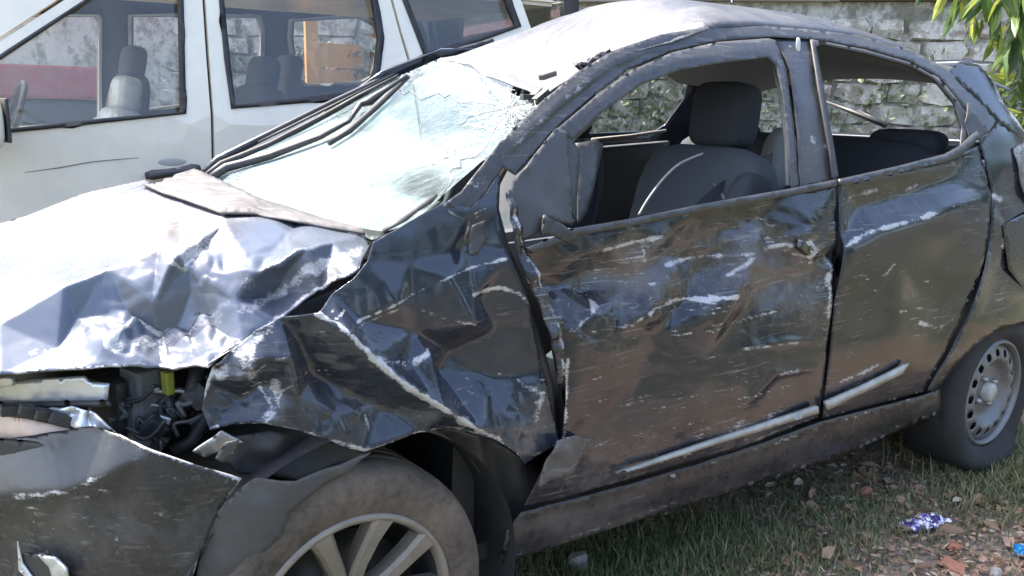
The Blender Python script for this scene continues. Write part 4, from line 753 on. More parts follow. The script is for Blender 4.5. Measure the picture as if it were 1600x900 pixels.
wing = skin('front_wing', fo, M['paint'], car, SO(.0), 3.2, soften=8, scuff_glint=(.0026, .75, lambda P: np.clip(blob(P, 450, 590, 130, 100)*1.3+blob(P, 810, 650, 80, 70)*1.2, .2, 1)), disp=lambda P: tin(P, FC), fine=lambda P: rtin(P, 20, .006, 101)*np.clip(blob(P, 460, 600, 130, 90)*1.2+blob(P, 800, 660, 70, 60), .15, 1)+rtin(P, 55, .004, 102)*np.clip((P[:, 1]-400)/120, .12, 1),
     wear_glint=wl(([(490, 487), (515, 500), (535, 518)], 4, .9), ([(535, 518), (565, 550), (622, 597), (680, 632), (740, 668), (770, 682), (800, 708)], 5, .95), ([(556, 503), (620, 472), (700, 432), (790, 404)], 2.2, .75), ([(556, 510), (625, 480), (700, 440)], 1.6, .55), ([(642, 478), (690, 496), (742, 507)], 2.5, .5), ([(742, 462), (785, 450), (812, 458), (832, 478)], 3, .7), ([(645, 565), (668, 548)], 5, .9), ([(560, 545), (600, 560), (645, 566)], 3, .5),
             ([(334, 640), (350, 580), (400, 525), (440, 500)], 6, .55), ([(400, 590), (425, 560), (470, 552)], 4, .7), ([(425, 620), (440, 650), (420, 668)], 4, .7), ([(470, 552), (460, 600), (430, 660)], 3, .6), ([(395, 535), (375, 570), (355, 600)], 8, .5), ([(345, 686), (420, 668), (500, 684), (570, 704), (655, 674), (720, 666), (775, 682)], 4, .65), ([(575, 640), (580, 675)], 5, .7), ([(820, 600), (850, 620), (835, 660)], 10, .55), ([(700, 330), (735, 348), (728, 400)], 2, .55), ([(590, 372), (660, 336)], 3, .4), ([(835, 710), (872, 692)], 5, .5), ([(425, 505), (398, 535), (385, 565), (402, 592)], 13, .62), ([(440, 600), (446, 640), (424, 664)], 9, .62), ([(480, 548), (462, 590)], 6, .5), *rs(5, 22, 350, 520, 540, 660, -.35, 8, 34, .75), *rs(6, 16, 600, 760, 540, 640, .35, 10, 40, .6), *rs(7, 14, 640, 800, 330, 440, -.5, 8, 30, .5), *rs(9, 14, 790, 860, 580, 680, -.2, 6, 24, .8)),
     dirt=dl(-.05, (450, 600, 130, 90, .5), (640, 640, 140, 40, .45), (820, 690, 50, 50, .8), (500, 530, 60, 30, .4), (740, 360, 40, 40, .25), (660, 440, 80, 40, -.2)))
skin('torn_flap', [(846, 742), (872, 690), (905, 683), (936, 694), (920, 720), (900, 742), (866, 752), (840, 760)], M['paint_mud'], wing, SO(-.03), 5, disp=lambda P: rtin(P, 26, .012, 105)-.03*(P[:, 0]-850)/90, dirt=dl(1.0), solid=.003, label='mud-caked torn corner of the wing')
MB().tube(p3([(706, 352), (716, 400), (742, 404), (770, 398)], .02), .006, 6).build('wiring', M['black'], wing, True)
skin('indicator_hole', [(738, 352), (756, 344), (762, 372), (745, 398), (732, 396)], M['dark'], wing, SO(-.016), 5, disp=lambda P: rtin(P, 12, .006, 107), dirt=dl(.4), solid=.002)

# --- bumper and broken front end
bumper = skin('front_bumper', [(-150, 740), (-100, 722), (0, 707), (90, 692), (150, 679), (190, 684), (240, 704), (310, 728), (376, 746), (354, 778), (332, 818), (312, 862), (300, 910), (296, 1010), (100, 1040), (-150, 1050)], M['bumper'], car, SO(0), 6,
     disp=lambda P: tin(P, [(-300, 760, -.06), (0, 707, -.06), (90, 692, -.06), (150, 679, -.05), (190, 684, -.02), (240, 704, .0), (376, 746, .0), (300, 910, 0), (296, 1010, 0), (100, 1040, 0), (-300, 1060, 0), (-300, 830, .02), (0, 772, .018), (100, 760, .018), (165, 738, .014), (215, 716, .006), (180, 800, -.01), (250, 820, .004), (60, 860, -.02), (150, 880, .0), (300, 770, .0), (275, 830, -.004)])+rtin(P, 60, .004, 111),
     wear_glint=wl(([(190, 684), (240, 704), (376, 746)], 3, .75), ([(376, 746), (352, 780), (330, 820), (300, 900)], 2.2, .55), ([(20, 772), (100, 762), (165, 738)], 4, .5), ([(60, 800), (140, 806)], 5, .45), ([(270, 746), (300, 742)], 2, .5), ([(270, 790), (330, 770), (320, 815)], 2, .45), ([(160, 760), (170, 770)], 5, .4), *rs(8, 30, 10, 290, 770, 900, -.08, 10, 45, .55)), dirt=dl(.1, (120, 830, 120, 70, .5), (60, 740, 90, 25, -.3), (300, 860, 40, 60, .3)), solid=.005)
fl = skin('fog_lamp_recess', [(20, 905), (30, 862), (62, 866), (96, 880), (108, 910), (90, 960), (20, 960)], M['dark'], bumper, SO(-.012), 6, solid=.003)
skin('fog_lamp_bezel', [(60, 866), (86, 870), (104, 886), (108, 905), (84, 905), (78, 886)], M['chrome'], fl, SO(-.02), 4, disp=lambda P: rtin(P, 12, .006, 113), solid=.004)
skin('bezel_shard', [(28, 845), (36, 880), (54, 905), (46, 908), (30, 890)], M['chrome'], fl, SO(-.02), 4, solid=.003)
lamp = skin('headlamp', [(-130, 650), (0, 645), (40, 648), (96, 664), (134, 674), (140, 690), (108, 698), (60, 688), (0, 690), (-130, 700)], M['lampwhite'], car, SO(.09), 6, disp=lambda P: rtin(P, 50, .012, 121)+.03*ridge(P, [(-200, 670), (40, 668), (130, 684)], 18), solid=.004, label='smashed headlamp shell')
skin('lamp_bezel', [(0, 636), (60, 640), (110, 634), (150, 646), (186, 682), (150, 690), (138, 672), (96, 660), (40, 645), (0, 642)], M['chrome'], lamp, SO(.06), 4, disp=lambda P: rtin(P, 13, .02, 123), wear_glint=dl(.4), solid=.003)
skin('lamp_gasket', [(-130, 696), (0, 686), (60, 690), (96, 702), (60, 714), (0, 718), (-130, 736)], M['dark'], lamp, SO(.045), 6, solid=.01)
mb = MB()
for (x, y, a) in ((20, 640, .1), (48, 642, .4), (74, 648, .3), (96, 655, .5)): mb.box(p3([(x, y)], .05)[0], (.035, .02, .018), RY(a), .003)
mb.build('lamp_bracket', M['black'], lamp)
strip_ = skin('grille_panel', [(-130, 596), (0, 596), (60, 592), (132, 588), (140, 597), (172, 600), (168, 628), (60, 630), (-130, 634)], M['chrome'], car, SO(.10), 7, disp=lambda P: rtin(P, 60, .006, 125), solid=.004)
skin('grille_slat', [(-130, 580), (0, 590), (20, 588), (22, 602), (0, 606), (-130, 604)], M['chrome'], strip_, SO(.06), 7, solid=.006)
skin('grille_bar', [(-130, 632), (60, 628), (170, 626), (176, 634), (60, 637), (-130, 644)], M['dark'], strip_, SO(.08), 8, solid=.01)
# engine bay behind
bay = skin('engine_bay', [(-300, 540), (340, 520), (480, 440), (590, 392), (610, 460), (560, 600), (540, 720), (430, 790), (250, 780), (-300, 800)], M['dark'], car, SO(.34), 24, disp=lambda P: rtin(P, 60, .05, 131))
def gadget(name, px, off, d, mat, R=None, bev=.006): return MB().box(p3([px], off)[0], d, R, bev).build(name, mat, bay)
gadget('fuse_box', (232, 606), .20, (.07, .06, .08), M['greybox'], RZ(.3)); gadget('relay', (262, 598), .16, (.014, .02, .040), M['yellow'], RZ(.3), .003); gadget('relay_bracket', (222, 658), .18, (.045, .04, .09), M['greybox'], RZ(.2)); gadget('reservoir', (192, 625), .22, (.09, .08, .10), M['black'], RZ(.5), .015); gadget('coolant_cap', (216, 598), .19, (.03, .03, .03), M['dark'])
for L, r_, m in (([(206, 590), (214, 640), (240, 676), (262, 690)], .006, 'greybox'), ([(240, 690), (256, 660), (250, 630), (275, 605)], .005, 'trim'), ([(262, 620), (272, 650), (258, 680)], .009, 'black'), ([(280, 640), (300, 610), (312, 560)], .014, 'black'), ([(270, 706), (300, 690), (330, 640), (345, 580)], .012, 'dark'), ([(228, 645), (238, 632), (262, 636)], .004, 'metal'), ([(248, 672), (252, 700), (240, 712)], .004, 'metal')):
    MB().tube(p3(L, .17), r_, 7).build('hose', M[m], bay, True)
g = np.random.default_rng(23)
for k in range(16):
    x0, y0 = g.uniform(190, 330), g.uniform(590, 690); L = [(x0, y0)]
    for _ in range(4): L.append((L[-1][0]+g.uniform(-26, 26), L[-1][1]+g.uniform(-22, 22)))
    MB().tube([Vector(q) for q in spline(onS(np.array(L), g.uniform(.12, .2)), False, 4)], g.uniform(.0025, .006), 6).build('cable', M[('black', 'greybox', 'trim', 'metal', 'rubber')[k % 5]], bay, True)
for k in range(9): gadget('bracket', (g.uniform(185, 335), g.uniform(600, 690)), g.uniform(.14, .22), tuple(g.uniform(.012, .045, 3)), M[('metal', 'greybox', 'trim')[k % 3]], Matrix.Rotation(g.uniform(-1, 1), 3, 'Y') @ RZ(g.uniform(-1, 1)), .003)
skin('wing_rail', [(300, 704), (346, 672), (380, 690), (348, 700), (322, 716)], M['metal'], bay, SO(.03), 5, disp=lambda P: rtin(P, 14, .008, 133), solid=.003)
skin('inner_bracket', [(336, 716), (352, 690), (372, 684), (366, 704), (348, 722)], M['trim'], bay, SO(.0), 5, disp=lambda P: rtin(P, 14, .008, 134), solid=.003)
skin('inner_wing', [(330, 590), (420, 500), (520, 450), (578, 404), (584, 440), (520, 520), (420, 560), (350, 640)], M['dark'], car, SO(.07), 7, disp=lambda P: rtin(P, 30, .015, 135), dirt=dl(.3))

# --- front wheel and arch
wc0 = Vector((0.0, .125, .285)); STEER = RZ(rad(2))
def TW(c, R): return Matrix.Translation(c) @ R.to_4x4()
R0 = .292
tp = [(.205, -.088), (.222, -.094), (.250, -.096), (.272, -.090), (.284, -.078), (.290, -.062), (.292, -.045), (.292, -.041), (.285, -.039), (.285, -.033), (.292, -.031), (.292, -.004), (.285, -.002), (.285, .004), (.292, .006), (.292, .031), (.285, .033), (.285, .039), (.292, .041), (.292, .06), (.286, .078), (.272, .09), (.25, .095), (.205, .088)]
fw = bpy.data.objects.new('front_wheel', None); COL.objects.link(fw); fw.location = wc0; fw.empty_display_size = .1
def mkwheel(o):
    fwl = o; child(fwl, car)
    return fwl
# wheel parts hang on the tyre mesh, so the wheel stays one part with sub-parts
bpy.data.objects.remove(fw)
fw = MB().lathe(tp, 96, 'y').xf(TW(wc0, STEER)).build('front_wheel', M['tyre'], car, True, label='front tyre caked with dried mud')
mb = MB().lathe([(.206, -.086), (.203, -.093), (.196, -.094), (.190, -.088), (.187, -.07)], 64, 'y').xf(TW(wc0, STEER)); rimo = mb.build('rim', M['rim'], fw, True); MB().lathe([(.1875, -.075), (.180, -.03), (.170, .05), (.0, .055)], 48, 'y').xf(TW(wc0, STEER)).build('rim_barrel', M['dark'], fw, True)
for k in range(5):
    for sgn in (-1, 1):
        a = math.pi/2+k*2*math.pi/5+sgn*.20; a2 = math.pi/2+k*2*math.pi/5+sgn*.33
        pr = []
        for r, th, h, wd in ((.045, a, -.055, .034), (.10, a+(a2-a)*.3, -.066, .032), (.15, a+(a2-a)*.7, -.076, .036), (.194, a2, -.087, .046)):
            e = Vector((math.cos(th), 0, math.sin(th))); n_ = Vector((-math.sin(th), 0, math.cos(th))); c_ = e*r+Vector((0, h, 0)); pr.append([c_-n_*wd/2, c_-n_*wd*.32+Vector((0, -.008, 0)), c_+n_*wd*.32+Vector((0, -.008, 0)), c_+n_*wd/2, c_+n_*wd/2+Vector((0, .03, 0)), c_-n_*wd/2+Vector((0, .03, 0))])
        V = [v for s_ in pr for v in s_]; F = [(i*6+j, i*6+(j+1) % 6, i*6+6+(j+1) % 6, i*6+6+j) for i in range(3) for j in range(6)]+[tuple(range(6)), tuple(range(23, 17, -1))]
        MB().add(V, F).xf(TW(wc0, STEER)).build('spoke', M['rim'], fw)
MB().lathe([(.062, -.03), (.062, -.055), (.052, -.064), (.03, -.068), (.0, -.07)], 32, 'y').xf(TW(wc0, STEER)).build('hub', M['rim'], fw, True)
MB().lathe([(.145, -.01), (.145, .0), (.06, .0), (.06, -.015)], 40, 'y').xf(TW(wc0, STEER)).build('brake_disc', M['black'], fw, True)
liner = MB().lathe([(.345, -.09), (.345, .28), (.06, .30)], 40, 'y', (0.02, .13, .30), a0=-.35, a1=math.pi+.25).build('wheel_arch_liner', M['dark'], car, True)
skin('liner_flap', [(690, 672), (740, 678), (790, 700), (822, 726), (818, 800), (800, 830), (784, 874), (772, 868), (766, 800), (752, 750), (724, 706)], M['mud'], car, SO(.09), 6, disp=lambda P: .02*np.sin((P[:, 0]-.15*P[:, 1])/9)+rtin(P, 40, .01, 141), solid=.004)
skin('splash_liner', [(576, 704), (520, 727), (462, 752), (405, 752), (372, 772), (348, 800), (330, 840), (314, 900), (306, 980), (400, 980), (392, 888), (440, 834), (450, 800), (500, 762), (545, 730)], M['mud'], car, SO(-.012), 6, disp=lambda P: .02*np.clip((470-P[:, 0]-.0*P[:, 1])/160, -1, 1)*-1+rtin(P, 50, .008, 145), solid=.004, label='mud-grey splash liner hanging before the front tyre')
skin('arch_lip', [(346, 692), (420, 672), (500, 686), (572, 706), (560, 716), (470, 750), (400, 742), (380, 745), (350, 722)], M['dark'], car, SO(.05), 6, disp=lambda P: rtin(P, 36, .02, 143), dirt=dl(.5), wear_glint=wl(([(572, 706), (520, 726), (460, 752)], 3, .6)), solid=.004)

# --- rear wheel: steel, tyre flat
rc = Vector((2.425, .155, .268))
mb = MB().lathe([(.19, -.082), (.205, -.098), (.228, -.104), (.252, -.100), (.272, -.088), (.284, -.066), (.287, -.02), (.287, .06), (.272, .09), (.24, .098), (.19, .085)], 80, 'y').xf(TW(rc, RZ(0)))
V = []
for v in mb.V:
    x, y, z = v; g0 = .012
    if z < .11: k = (.11-z)/.11; y += (-.055 if y < rc.y else .04)*min(1, k)*math.sin(min(1, k)*2.4); z = max(z, g0+.004*math.sin(x*30)) if z < g0 else z
    V.append((x, y, z))
mb.V = V; rw = mb.build('rear_wheel', M['tyre_dark'], car, True, label='flat rear tyre sunk on its steel rim')
MB().lathe([(.193, -.080), (.187, -.090), (.182, -.094), (.176, -.090), (.172, -.070), (.170, .03), (.165, .06)], 64, 'y').xf(TW(rc, RZ(0))).build('rim_flange', M['steel'], rw, True)
circ = lambda r, n, cx=0, cy=0: [(cx+r*math.cos(2*math.pi*i/n), cy+r*math.sin(2*math.pi*i/n)) for i in range(n)]
hol = [circ(.0145, 12, .143*math.cos(a), .143*math.sin(a)) for a in np.linspace(0, 2*math.pi, 17)[:-1]]+[circ(.03, 20)]
P, T = fill(circ(.174, 56), hol, .011); rr = np.hypot(P[:, 0], P[:, 1]); hh = np.interp(rr, [0, .03, .06, .085, .105, .118, .135, .16, .174], [-.060, -.060, -.056, -.052, -.060, -.084, -.086, -.078, -.066])
mesh('wheel_disc', np.stack([rc.x+P[:, 0], rc.y+hh, rc.z+P[:, 1]], 1), T, M['steel'], rw, True, .004)
MB().lathe([(.034, -.05), (.033, -.085), (.026, -.090), (.0, -.092)], 28, 'y', rc).build('hub_cap', M['mould'], rw, True)
for k in range(4):
    a = k*math.pi/2+.5; MB().lathe([(.010, -.05), (.010, -.072), (.006, -.076), (0, -.076)], 10, 'y', (rc.x+.055*math.cos(a), rc.y, rc.z+.055*math.sin(a))).build('wheel_nut', M['metal'], rw, True)
MB().lathe([(.335, -.06), (.335, .26), (.05, .28)], 36, 'y', (2.41, .13, .32), a0=-.3, a1=math.pi+.3).build('wheel_arch_liner', M['dark'], car, True)
skin('mud_flap', [(1418, 640), (1464, 610), (1500, 520), (1516, 560), (1504, 640), (1498, 700), (1470, 716), (1424, 702)], M['black'], car, lambda p: onS(p, .16), 8, solid=.006)

# --- shell: floor, bulkhead, far flank, tailgate, cabin
xz_extrude('floor_pan', [(-.45, .33), (.3, .29), (2.1, .29), (2.2, .42), (2.85, .42), (2.85, .36), (2.1, .25), (.3, .25), (-.45, .29)], .14, 1.56, M['dark'], car)
xz_extrude('bulkhead', [(.28, .3), (.30, .92), (.34, .92), (.34, .3)], .16, 1.5, M['dark'], car)
hole_r = [tuple(onY([p], 1.50)[0][[0, 2]]) for p in [(930, 215), (935, 130), (1000, 110), (1045, 112), (1062, 130), (1066, 155), (1050, 195), (1038, 205)]]
hole_r[0] = (1.50, hole_r[7][1]-.02); hole_r[1] = (1.50, hole_r[2][1]+.02)
hole_f = [(.62, 1.02), (.9, 1.27), (1.05, 1.35), (1.36, 1.37), (1.38, 1.02)]
def fmap(P): return np.stack([P[:, 0], 1.66-S(P[:, 0], P[:, 1]), P[:, 1]], 1)
far = skin('far_side_panel', [(-.62, .42), (-.58, .72), (-.3, .84), (.2, .93), (.38, .99), (.8, 1.31), (1.0, 1.39), (1.5, 1.42), (2.2, 1.41), (2.55, 1.36), (2.75, 1.12), (2.9, .95), (2.92, .5), (2.78, .34), (2.7, .34), (2.62, .55), (2.4, .63), (2.18, .55), (2.08, .3), (.36, .3), (.28, .5), (.0, .62), (-.28, .5), (-.34, .4)], M['paint'], car, fmap, .045, [hole_f, hole_r], solid=.01, disp=lambda P: P[:, 0]*0)
skin('door_card', [(.45, .4), (.45, .97), (1.40, 1.0), (1.5, 1.02), (2.25, 1.06), (2.2, .7), (2.05, .4)], M['cabin'], far, lambda P: fmap(P)-np.array([0, .06, 0]), .06, solid=.02, disp=lambda P: .03*np.exp(-((P[:, 1]-.78)/.06)**2)+.02*np.exp(-((P[:, 1]-.55)/.03)**2))
skin('pillar_trim', [(1.38, .95), (1.38, 1.40), (1.50, 1.40), (1.50, .95)], M['cabin'], far, lambda P: fmap(P)-np.array([0, .05, 0]), .05, solid=.02)
tl = [tuple(p) for p in [(.34, .45), (.30, .9), (.36, 1.12), (.42, 1.40), (1.24, 1.40), (1.30, 1.12), (1.36, .9), (1.32, .45)]]
tg = skin('tailgate', tl, M['paint'], car, lambda P: np.stack([2.93-.0*P[:, 0]-.55*np.maximum(P[:, 1]-.92, 0), P[:, 0], P[:, 1]], 1), .05, [[(.40, 1.11), (.46, 1.36), (1.20, 1.36), (1.26, 1.11)]], solid=.03, disp=None)
MB().tube([Vector(q) for q in onX([(1290, 159), (1330, 174), (1384, 196)], 2.86)], [.006, .010, .013], 7).build('rear_wiper', M['black'], tg, True)
MB().tube([Vector(q) for q in onX([(1340, 173), (1378, 190)], 2.88)], [.004, .006], 6).build('wiper_blade', M['trim'], tg, True)
xz_extrude('parcel_shelf', [(2.35, 1.0), (2.35, 1.02), (2.80, 1.04), (2.80, 1.02)], .25, 1.42, M['cabin'], car)
MB().box((2.84, .83, 1.085), (.03, .9, .02), None, .004).build('rear_window_ledge', M['trim'], tg)
def seat(cx, cy, mat, label):
    s = soft('front_seat', (cx+.02, cy, .80), (.15, .48, .62), mat, car, .45, RY(.25)); s['label'] = label
    soft('seat_cushion', (cx-.30, cy, .47), (.56, .48, .17), mat, s, .4, RY(-.1)); soft('headrest', (cx+.13, cy, 1.19), (.11, .20, .19), M['seat'], s, .42, RY(.12))
    soft('side_bolster', (cx-.03, cy-.21, .80), (.17, .09, .50), M['seat'], s, .6, RY(.25))
    mb = MB(); mb.tube([(cx-.17, cy-.17, .60), (cx-.10, cy-.22, .78), (cx-.03, cy-.18, .95), (cx+.02, cy-.05, 1.03)], .006, 6).build('piping', M['piping'], s, True)
    for dy in (-.06, .06): MB().tube([(cx+.09, cy+dy, 1.02), (cx+.11, cy+dy, 1.12)], .006, 6).build('headrest_post', M['chrome'], s, True)
    return s
MB().tube([Vector(q) for q in onY([(925, 218), (985, 212), (1040, 204)], 1.50)], .007, 6).build('window_strip', M['piping'], far, True)
hr = onY([(1132, 185)], .46)[0]; cx = hr[0]-.13
st = seat(cx, .46, M['seat_grey'], 'front passenger seat with pale piping'); seat(cx, 1.18, M['seat_grey'], 'front driver seat beyond the passenger seat')
for L in ([(998, 336), (1012, 312), (1036, 280), (1062, 256), (1098, 240)],): MB().tube([Vector(q) for q in spline(onY(L, .22), False, 5)], .0032, 6).build('cover_piping', M['piping'], st, True)
b0 = [Vector(q) for q in onY([(1206, 250), (1180, 262), (1120, 300), (1085, 330)], .33)]; MB().strip([tuple(b) for b in b0], .045, (.2, .1, .95), .003).build('seat_belt', M['belt'], st)
soft('rear_seat', (2.22, .83, .86), (.16, 1.2, .52), M['seat'], car, .35, RY(.22)); soft('rear_seat_cushion', (1.95, .83, .5), (.5, 1.2, .18), M['seat'], car, .35)
e = onX([(1418, 222)], 2.30)[0]; soft('rear_headrest', (2.30, e[1], e[2]-.02), (.11, .27, .13), M['seat'], car, .5); soft('rear_headrest', (2.30, 1.2, e[2]-.02), (.11, .27, .13), M['seat'], car, .5)
ds = xz_extrude('dashboard', [(.34, .94), (.62, .95), (.70, .90), (.66, .70), (.5, .62), (.34, .6)], .2, 1.46, M['cabin'], car, .02)
skin('dash_end', [(893, 224), (925, 217), (944, 228), (926, 262), (908, 332), (897, 348)], M['trim'], ds, SO(.12), 8, disp=lambda P: .02*np.sin((P[:, 0]-890)/14), solid=.006)
sw = Vector((.80, 1.2, .92)); MB().tube([sw+Vector((math.sin(a)*.07, math.cos(a)*.18, math.sin(a)*.165)) for a in np.linspace(0, 2*math.pi, 33)], .013, 8).build('steering_wheel', M['cabin'], car, True)
skin('inner_door_frame', [(868, 206), (940, 180), (895, 222), (905, 240), (896, 352), (886, 300)], M['trim'], door, SO(.04), 8, solid=.01)
skin('inner_door_card', [(840, 400), (900, 372), (1100, 334), (1300, 296), (1290, 620), (900, 740)], M['cabin'], door, SO(.10), 20, solid=.02)
skin('inner_door_card', [(1312, 292), (1480, 256), (1530, 240), (1500, 480), (1440, 600), (1290, 640)], M['cabin'], rear_door, SO(.10), 20, solid=.02)
soft('airbag', onY([(1215, 250)], .62)[0], (.12, .10, .22), M['liner'], car, .8, RY(.2), label='limp grey curtain airbag')

# ------------------------------------------------------------------ things on the ground
def gpt(px, py): 
    p = onZ([(px, py)], 0.0)[0]; return np.array([p[0], p[1], float(gz(p[0], p[1]))])
def chunk(name, px, py, d, mat, label, cat, seed, rot=0.0, group=None):
    g = np.random.default_rng(seed); p = gpt(px, py); bm = bmesh.new(); bmesh.ops.create_icosphere(bm, subdivisions=2, radius=1)
    pl = g.normal(size=(9, 3)); pl /= np.linalg.norm(pl, axis=1)[:, None]
    for v in bm.verts:
        c = np.array(v.co); k = min(1.0, min((.72/max(1e-3, float(c@q))) if c@q > .1 else 9 for q in pl)); c = c*k+g.normal(0, .03, 3); v.co = Vector((c[0]*d[0]/2, c[1]*d[1]/2, c[2]*d[2]/2))
    bm.transform(Matrix.Translation((p[0], p[1], p[2]+d[2]*.32)) @ Matrix.Rotation(rot, 4, 'Z'))
    bm.verts.index_update(); o = mesh(name, [v.co for v in bm.verts], [[v.index for v in f.verts] for f in bm.faces], mat); bm.free()
    return setprops(o, label, cat, group)
chunk('brick_piece', 1496, 690, (.085, .05, .13), M['brick'], 'orange brick piece leaning at the flat rear tyre', 'brick', 1, .4)
chunk('stone_lump', 1566, 704, (.09, .08, .07), M['stone'], 'pale round stone in the grass beside the rear wheel', 'stone', 2)
chunk('stone_lump', 905, 888, (.07, .06, .07), M['stone'], 'grey stone under the sill at the front door', 'stone', 3)
chunk('brick_piece', 1490, 884, (.11, .06, .025), M['brick'], 'flat orange brick piece at the bottom edge of the litter', 'brick', 4, .8)
chunk('brick_piece', 1490, 850, (.06, .05, .022), M['brick'], 'small pinkish brick crumb just below the wrapper', 'brick', 5, .2)
chunk('stone_lump', 1352, 762, (.07, .05, .04), M['brick'], 'small reddish stone lying in the dirt below the sill', 'stone', 6, .2)
chunk('stone_lump', 1556, 895, (.05, .04, .03), M['stone'], 'small pale stone near the blue scrap', 'stone', 7, .2)
def foil(name, px, py, L, wd, stops, label, cat, rot, seed):
    p = gpt(px, py); g = np.random.default_rng(seed); V = []; nu, nv = 22, 9
    for i in range(nu):
        for j in range(nv):
            u = i/(nu-1)-.5; v = j/(nv-1)-.5; pin = 1-.35*math.exp(-((abs(u)-.36)/.06)**2)
            z = .012+.010*math.cos(v*3.1)*(1-(2*u)**4*.7)+.004*math.sin(u*31)*math.cos(v*17)+g.normal(0, .003)
            x = u*L; y = v*wd*pin; V.append((p[0]+x*math.cos(rot)-y*math.sin(rot), p[1]+x*math.sin(rot)+y*math.cos(rot), p[2]+z))
    n = N(name); c = n.ramp(n.noise(28, 3, .5), stops, 'CONSTANT'); n.set(Base_Color=c, Roughness=.25, Metallic=.3)
    o = mesh(name, V, [(i*nv+j, i*nv+j+1, (i+1)*nv+j+1, (i+1)*nv+j) for i in range(nu-1) for j in range(nv-1)], n.m, None, False, .001); return setprops(o, label, cat)
foil('foil_wrapper', 1446, 812, .155, .07, [(0, (.07, .05, .20)), (.42, (.10, .07, .28)), (.5, (.72, .70, .78)), (.62, (.12, .09, .30))], 'crumpled purple and silver snack wrapper lying on the dirt', 'wrapper', -.15, 3)
foil('blue_scrap', 1597, 858, .06, .04, [(0, (.02, .25, .50)), (1, (.05, .35, .60))], 'small bright blue plastic scrap at the right edge of the ground', 'scrap', .5, 4)
# dry leaves: the larger ones singly
dl_m = []
for k in range(8):
    V, F = leafgeo(np.zeros((1, 3)), np.array([[1., 0, 0]]), np.array([1.]), np.array([random.uniform(.42, .65)]), np.array([random.uniform(-.35, .35)]), np.array([[0, 0, 1.]]))
    me = bpy.data.meshes.new('dry_leaf'); me.from_pydata([tuple(v) for v in V], [], F); at = me.attributes.new('tone', 'FLOAT', 'POINT'); at.data.foreach_set('value', np.full(8, k/7, np.float32)); me.materials.append(M['dryleaf']); dl_m.append(me)
for k in range(90):
    px, py = (random.uniform(1230, 1600), random.uniform(730, 900)) if k < 70 else (random.uniform(1330, 1480), random.uniform(700, 760))
    if py < 1040-.24*px-60 and k < 70: py = random.uniform(800, 900)
    p = gpt(px, py); kt = random.randrange(8); o = bpy.data.objects.new('dry_leaf', dl_m[kt]); COL.objects.link(o)
    o.matrix_world = Matrix.Translation((p[0], p[1], p[2]+random.uniform(.008, .02))) @ Matrix.Rotation(random.uniform(0, 6.28), 4, 'Z') @ Matrix.Rotation(random.uniform(-.35, .35), 4, 'X') @ Matrix.Rotation(random.uniform(-.25, .25), 4, 'Y') @ Matrix.Scale(random.uniform(.03, .08), 4)
    spot = min((((px-x)**2+((py-y)*1.6)**2), t) for x, y, t in ((1446, 812, 'around the purple wrapper'), (1597, 858, 'near the blue scrap'), (1490, 884, 'by the brick pieces at the bottom edge'), (1300, 860, 'at the grass edge below the doors'), (1400, 735, 'in the dirt beside the sill end'), (1560, 740, 'in the grass before the rear wheel')))[1]
    setprops(o, ('dark brown', 'tan brown', 'pale tan')[0 if kt < 3 else 1 if kt < 6 else 2]+' curled dry leaf '+spot, 'leaf', 'dry leaves '+spot)
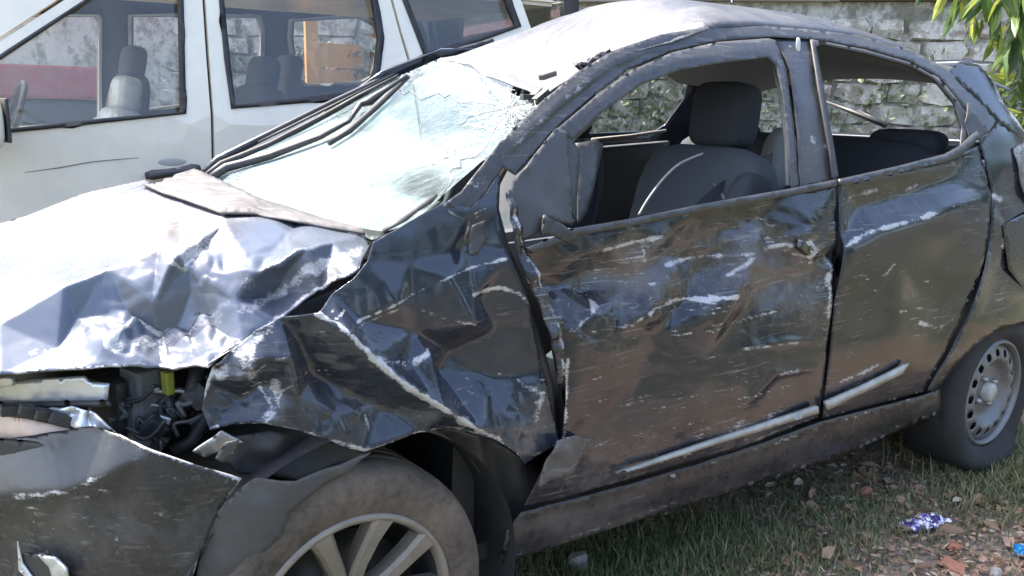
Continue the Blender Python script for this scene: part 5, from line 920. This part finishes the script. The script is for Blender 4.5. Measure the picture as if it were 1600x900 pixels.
# fine litter and grass
n = 26000; X = rng.uniform(.6, 4.2, n); Y = rng.uniform(-.9, 2.2, n); P = np.stack([X, Y, gz(X, Y)+rng.uniform(.002, .014, n)], 1); D = unit(n); D[:, 2] *= .15
setprops(leafmass('leaf_litter', P, D, rng.uniform(.010, .045, n), rng.uniform(.003, .016, n), rng.uniform(-.3, .3, n), M['dryleaf'], None, None, np.tile([0, 0, 1.], (n, 1))), 'fine brown leaf litter and twigs over the soil', 'litter', None, 'stuff')
def grass_blades(n, X, Y, hmin, hmax):
    Z = gz(X, Y); a = rng.uniform(0, 6.28, n); h = rng.uniform(hmin, hmax, n); lean = rng.uniform(.1, 1.0, n)*h; w_ = rng.uniform(.0012, .0028, n)
    d = np.stack([np.cos(a), np.sin(a), np.zeros(n)], 1); s_ = np.stack([-np.sin(a), np.cos(a), np.zeros(n)], 1); B = np.stack([X, Y, Z], 1); up = np.array([0, 0, 1.])
    m1 = B+d*(lean*.25)[:, None]+up*(h*.55)[:, None]; tp_ = B+d*lean[:, None]+up*(h*.9)[:, None]; ww = w_[:, None]
    V = np.stack([B-s_*ww, B+s_*ww, m1-s_*ww*.8, m1+s_*ww*.8, tp_], 1).reshape(-1, 3); b = np.arange(n)*5
    F = [(i, i+1, i+3, i+2) for i in b]+[(i+2, i+3, i+4) for i in b]; return V, F, n
GV = []; GF = []; GT = []
def patch(cx, cy, sx, sy, n, h0, h1, tone):
    X = rng.normal(cx, sx, n); Y = rng.normal(cy, sy, n); V, F, n = grass_blades(n, X, Y, h0, h1); k = sum(len(v) for v in GV); GV.append(V); GF.extend([tuple(i+k for i in f) for f in F]); GT.append(np.repeat(np.clip(rng.normal(tone, .22, n), 0, 1), 5))
for (px, py, sx, sy, n_, h0, h1, tn) in ((1010, 880, .16, .12, 1900, .02, .07, .55), (1120, 860, .16, .10, 1300, .02, .06, .6), (900, 880, .14, .12, 1000, .02, .055, .5), (1230, 870, .14, .10, 1000, .02, .05, .6), (1570, 725, .16, .12, 3000, .02, .08, .66), (1600, 700, .2, .25, 2500, .03, .09, .66), (1540, 760, .14, .08, 900, .02, .06, .66), (1330, 800, .14, .10, 900, .02, .05, .55), (1400, 760, .2, .1, 400, .015, .04, .75), (1500, 820, .3, .12, 500, .015, .045, .8), (1250, 760, .25, .12, 600, .015, .04, .55)):
    c = gpt(px, py); patch(c[0], c[1], sx, sy, n_, h0, h1, tn)
patch(4, 1.5, 1.4, 1.0, 7000, .03, .12, .55); patch(3.6, -.4, .8, .7, 3000, .03, .1, .66)
setprops(mesh('grass', np.concatenate(GV), GF, M['grass'], None, False, 0, {'tone': np.concatenate(GT)}), 'short patchy grass growing beside and under the wrecked car', 'grass', None, 'stuff')
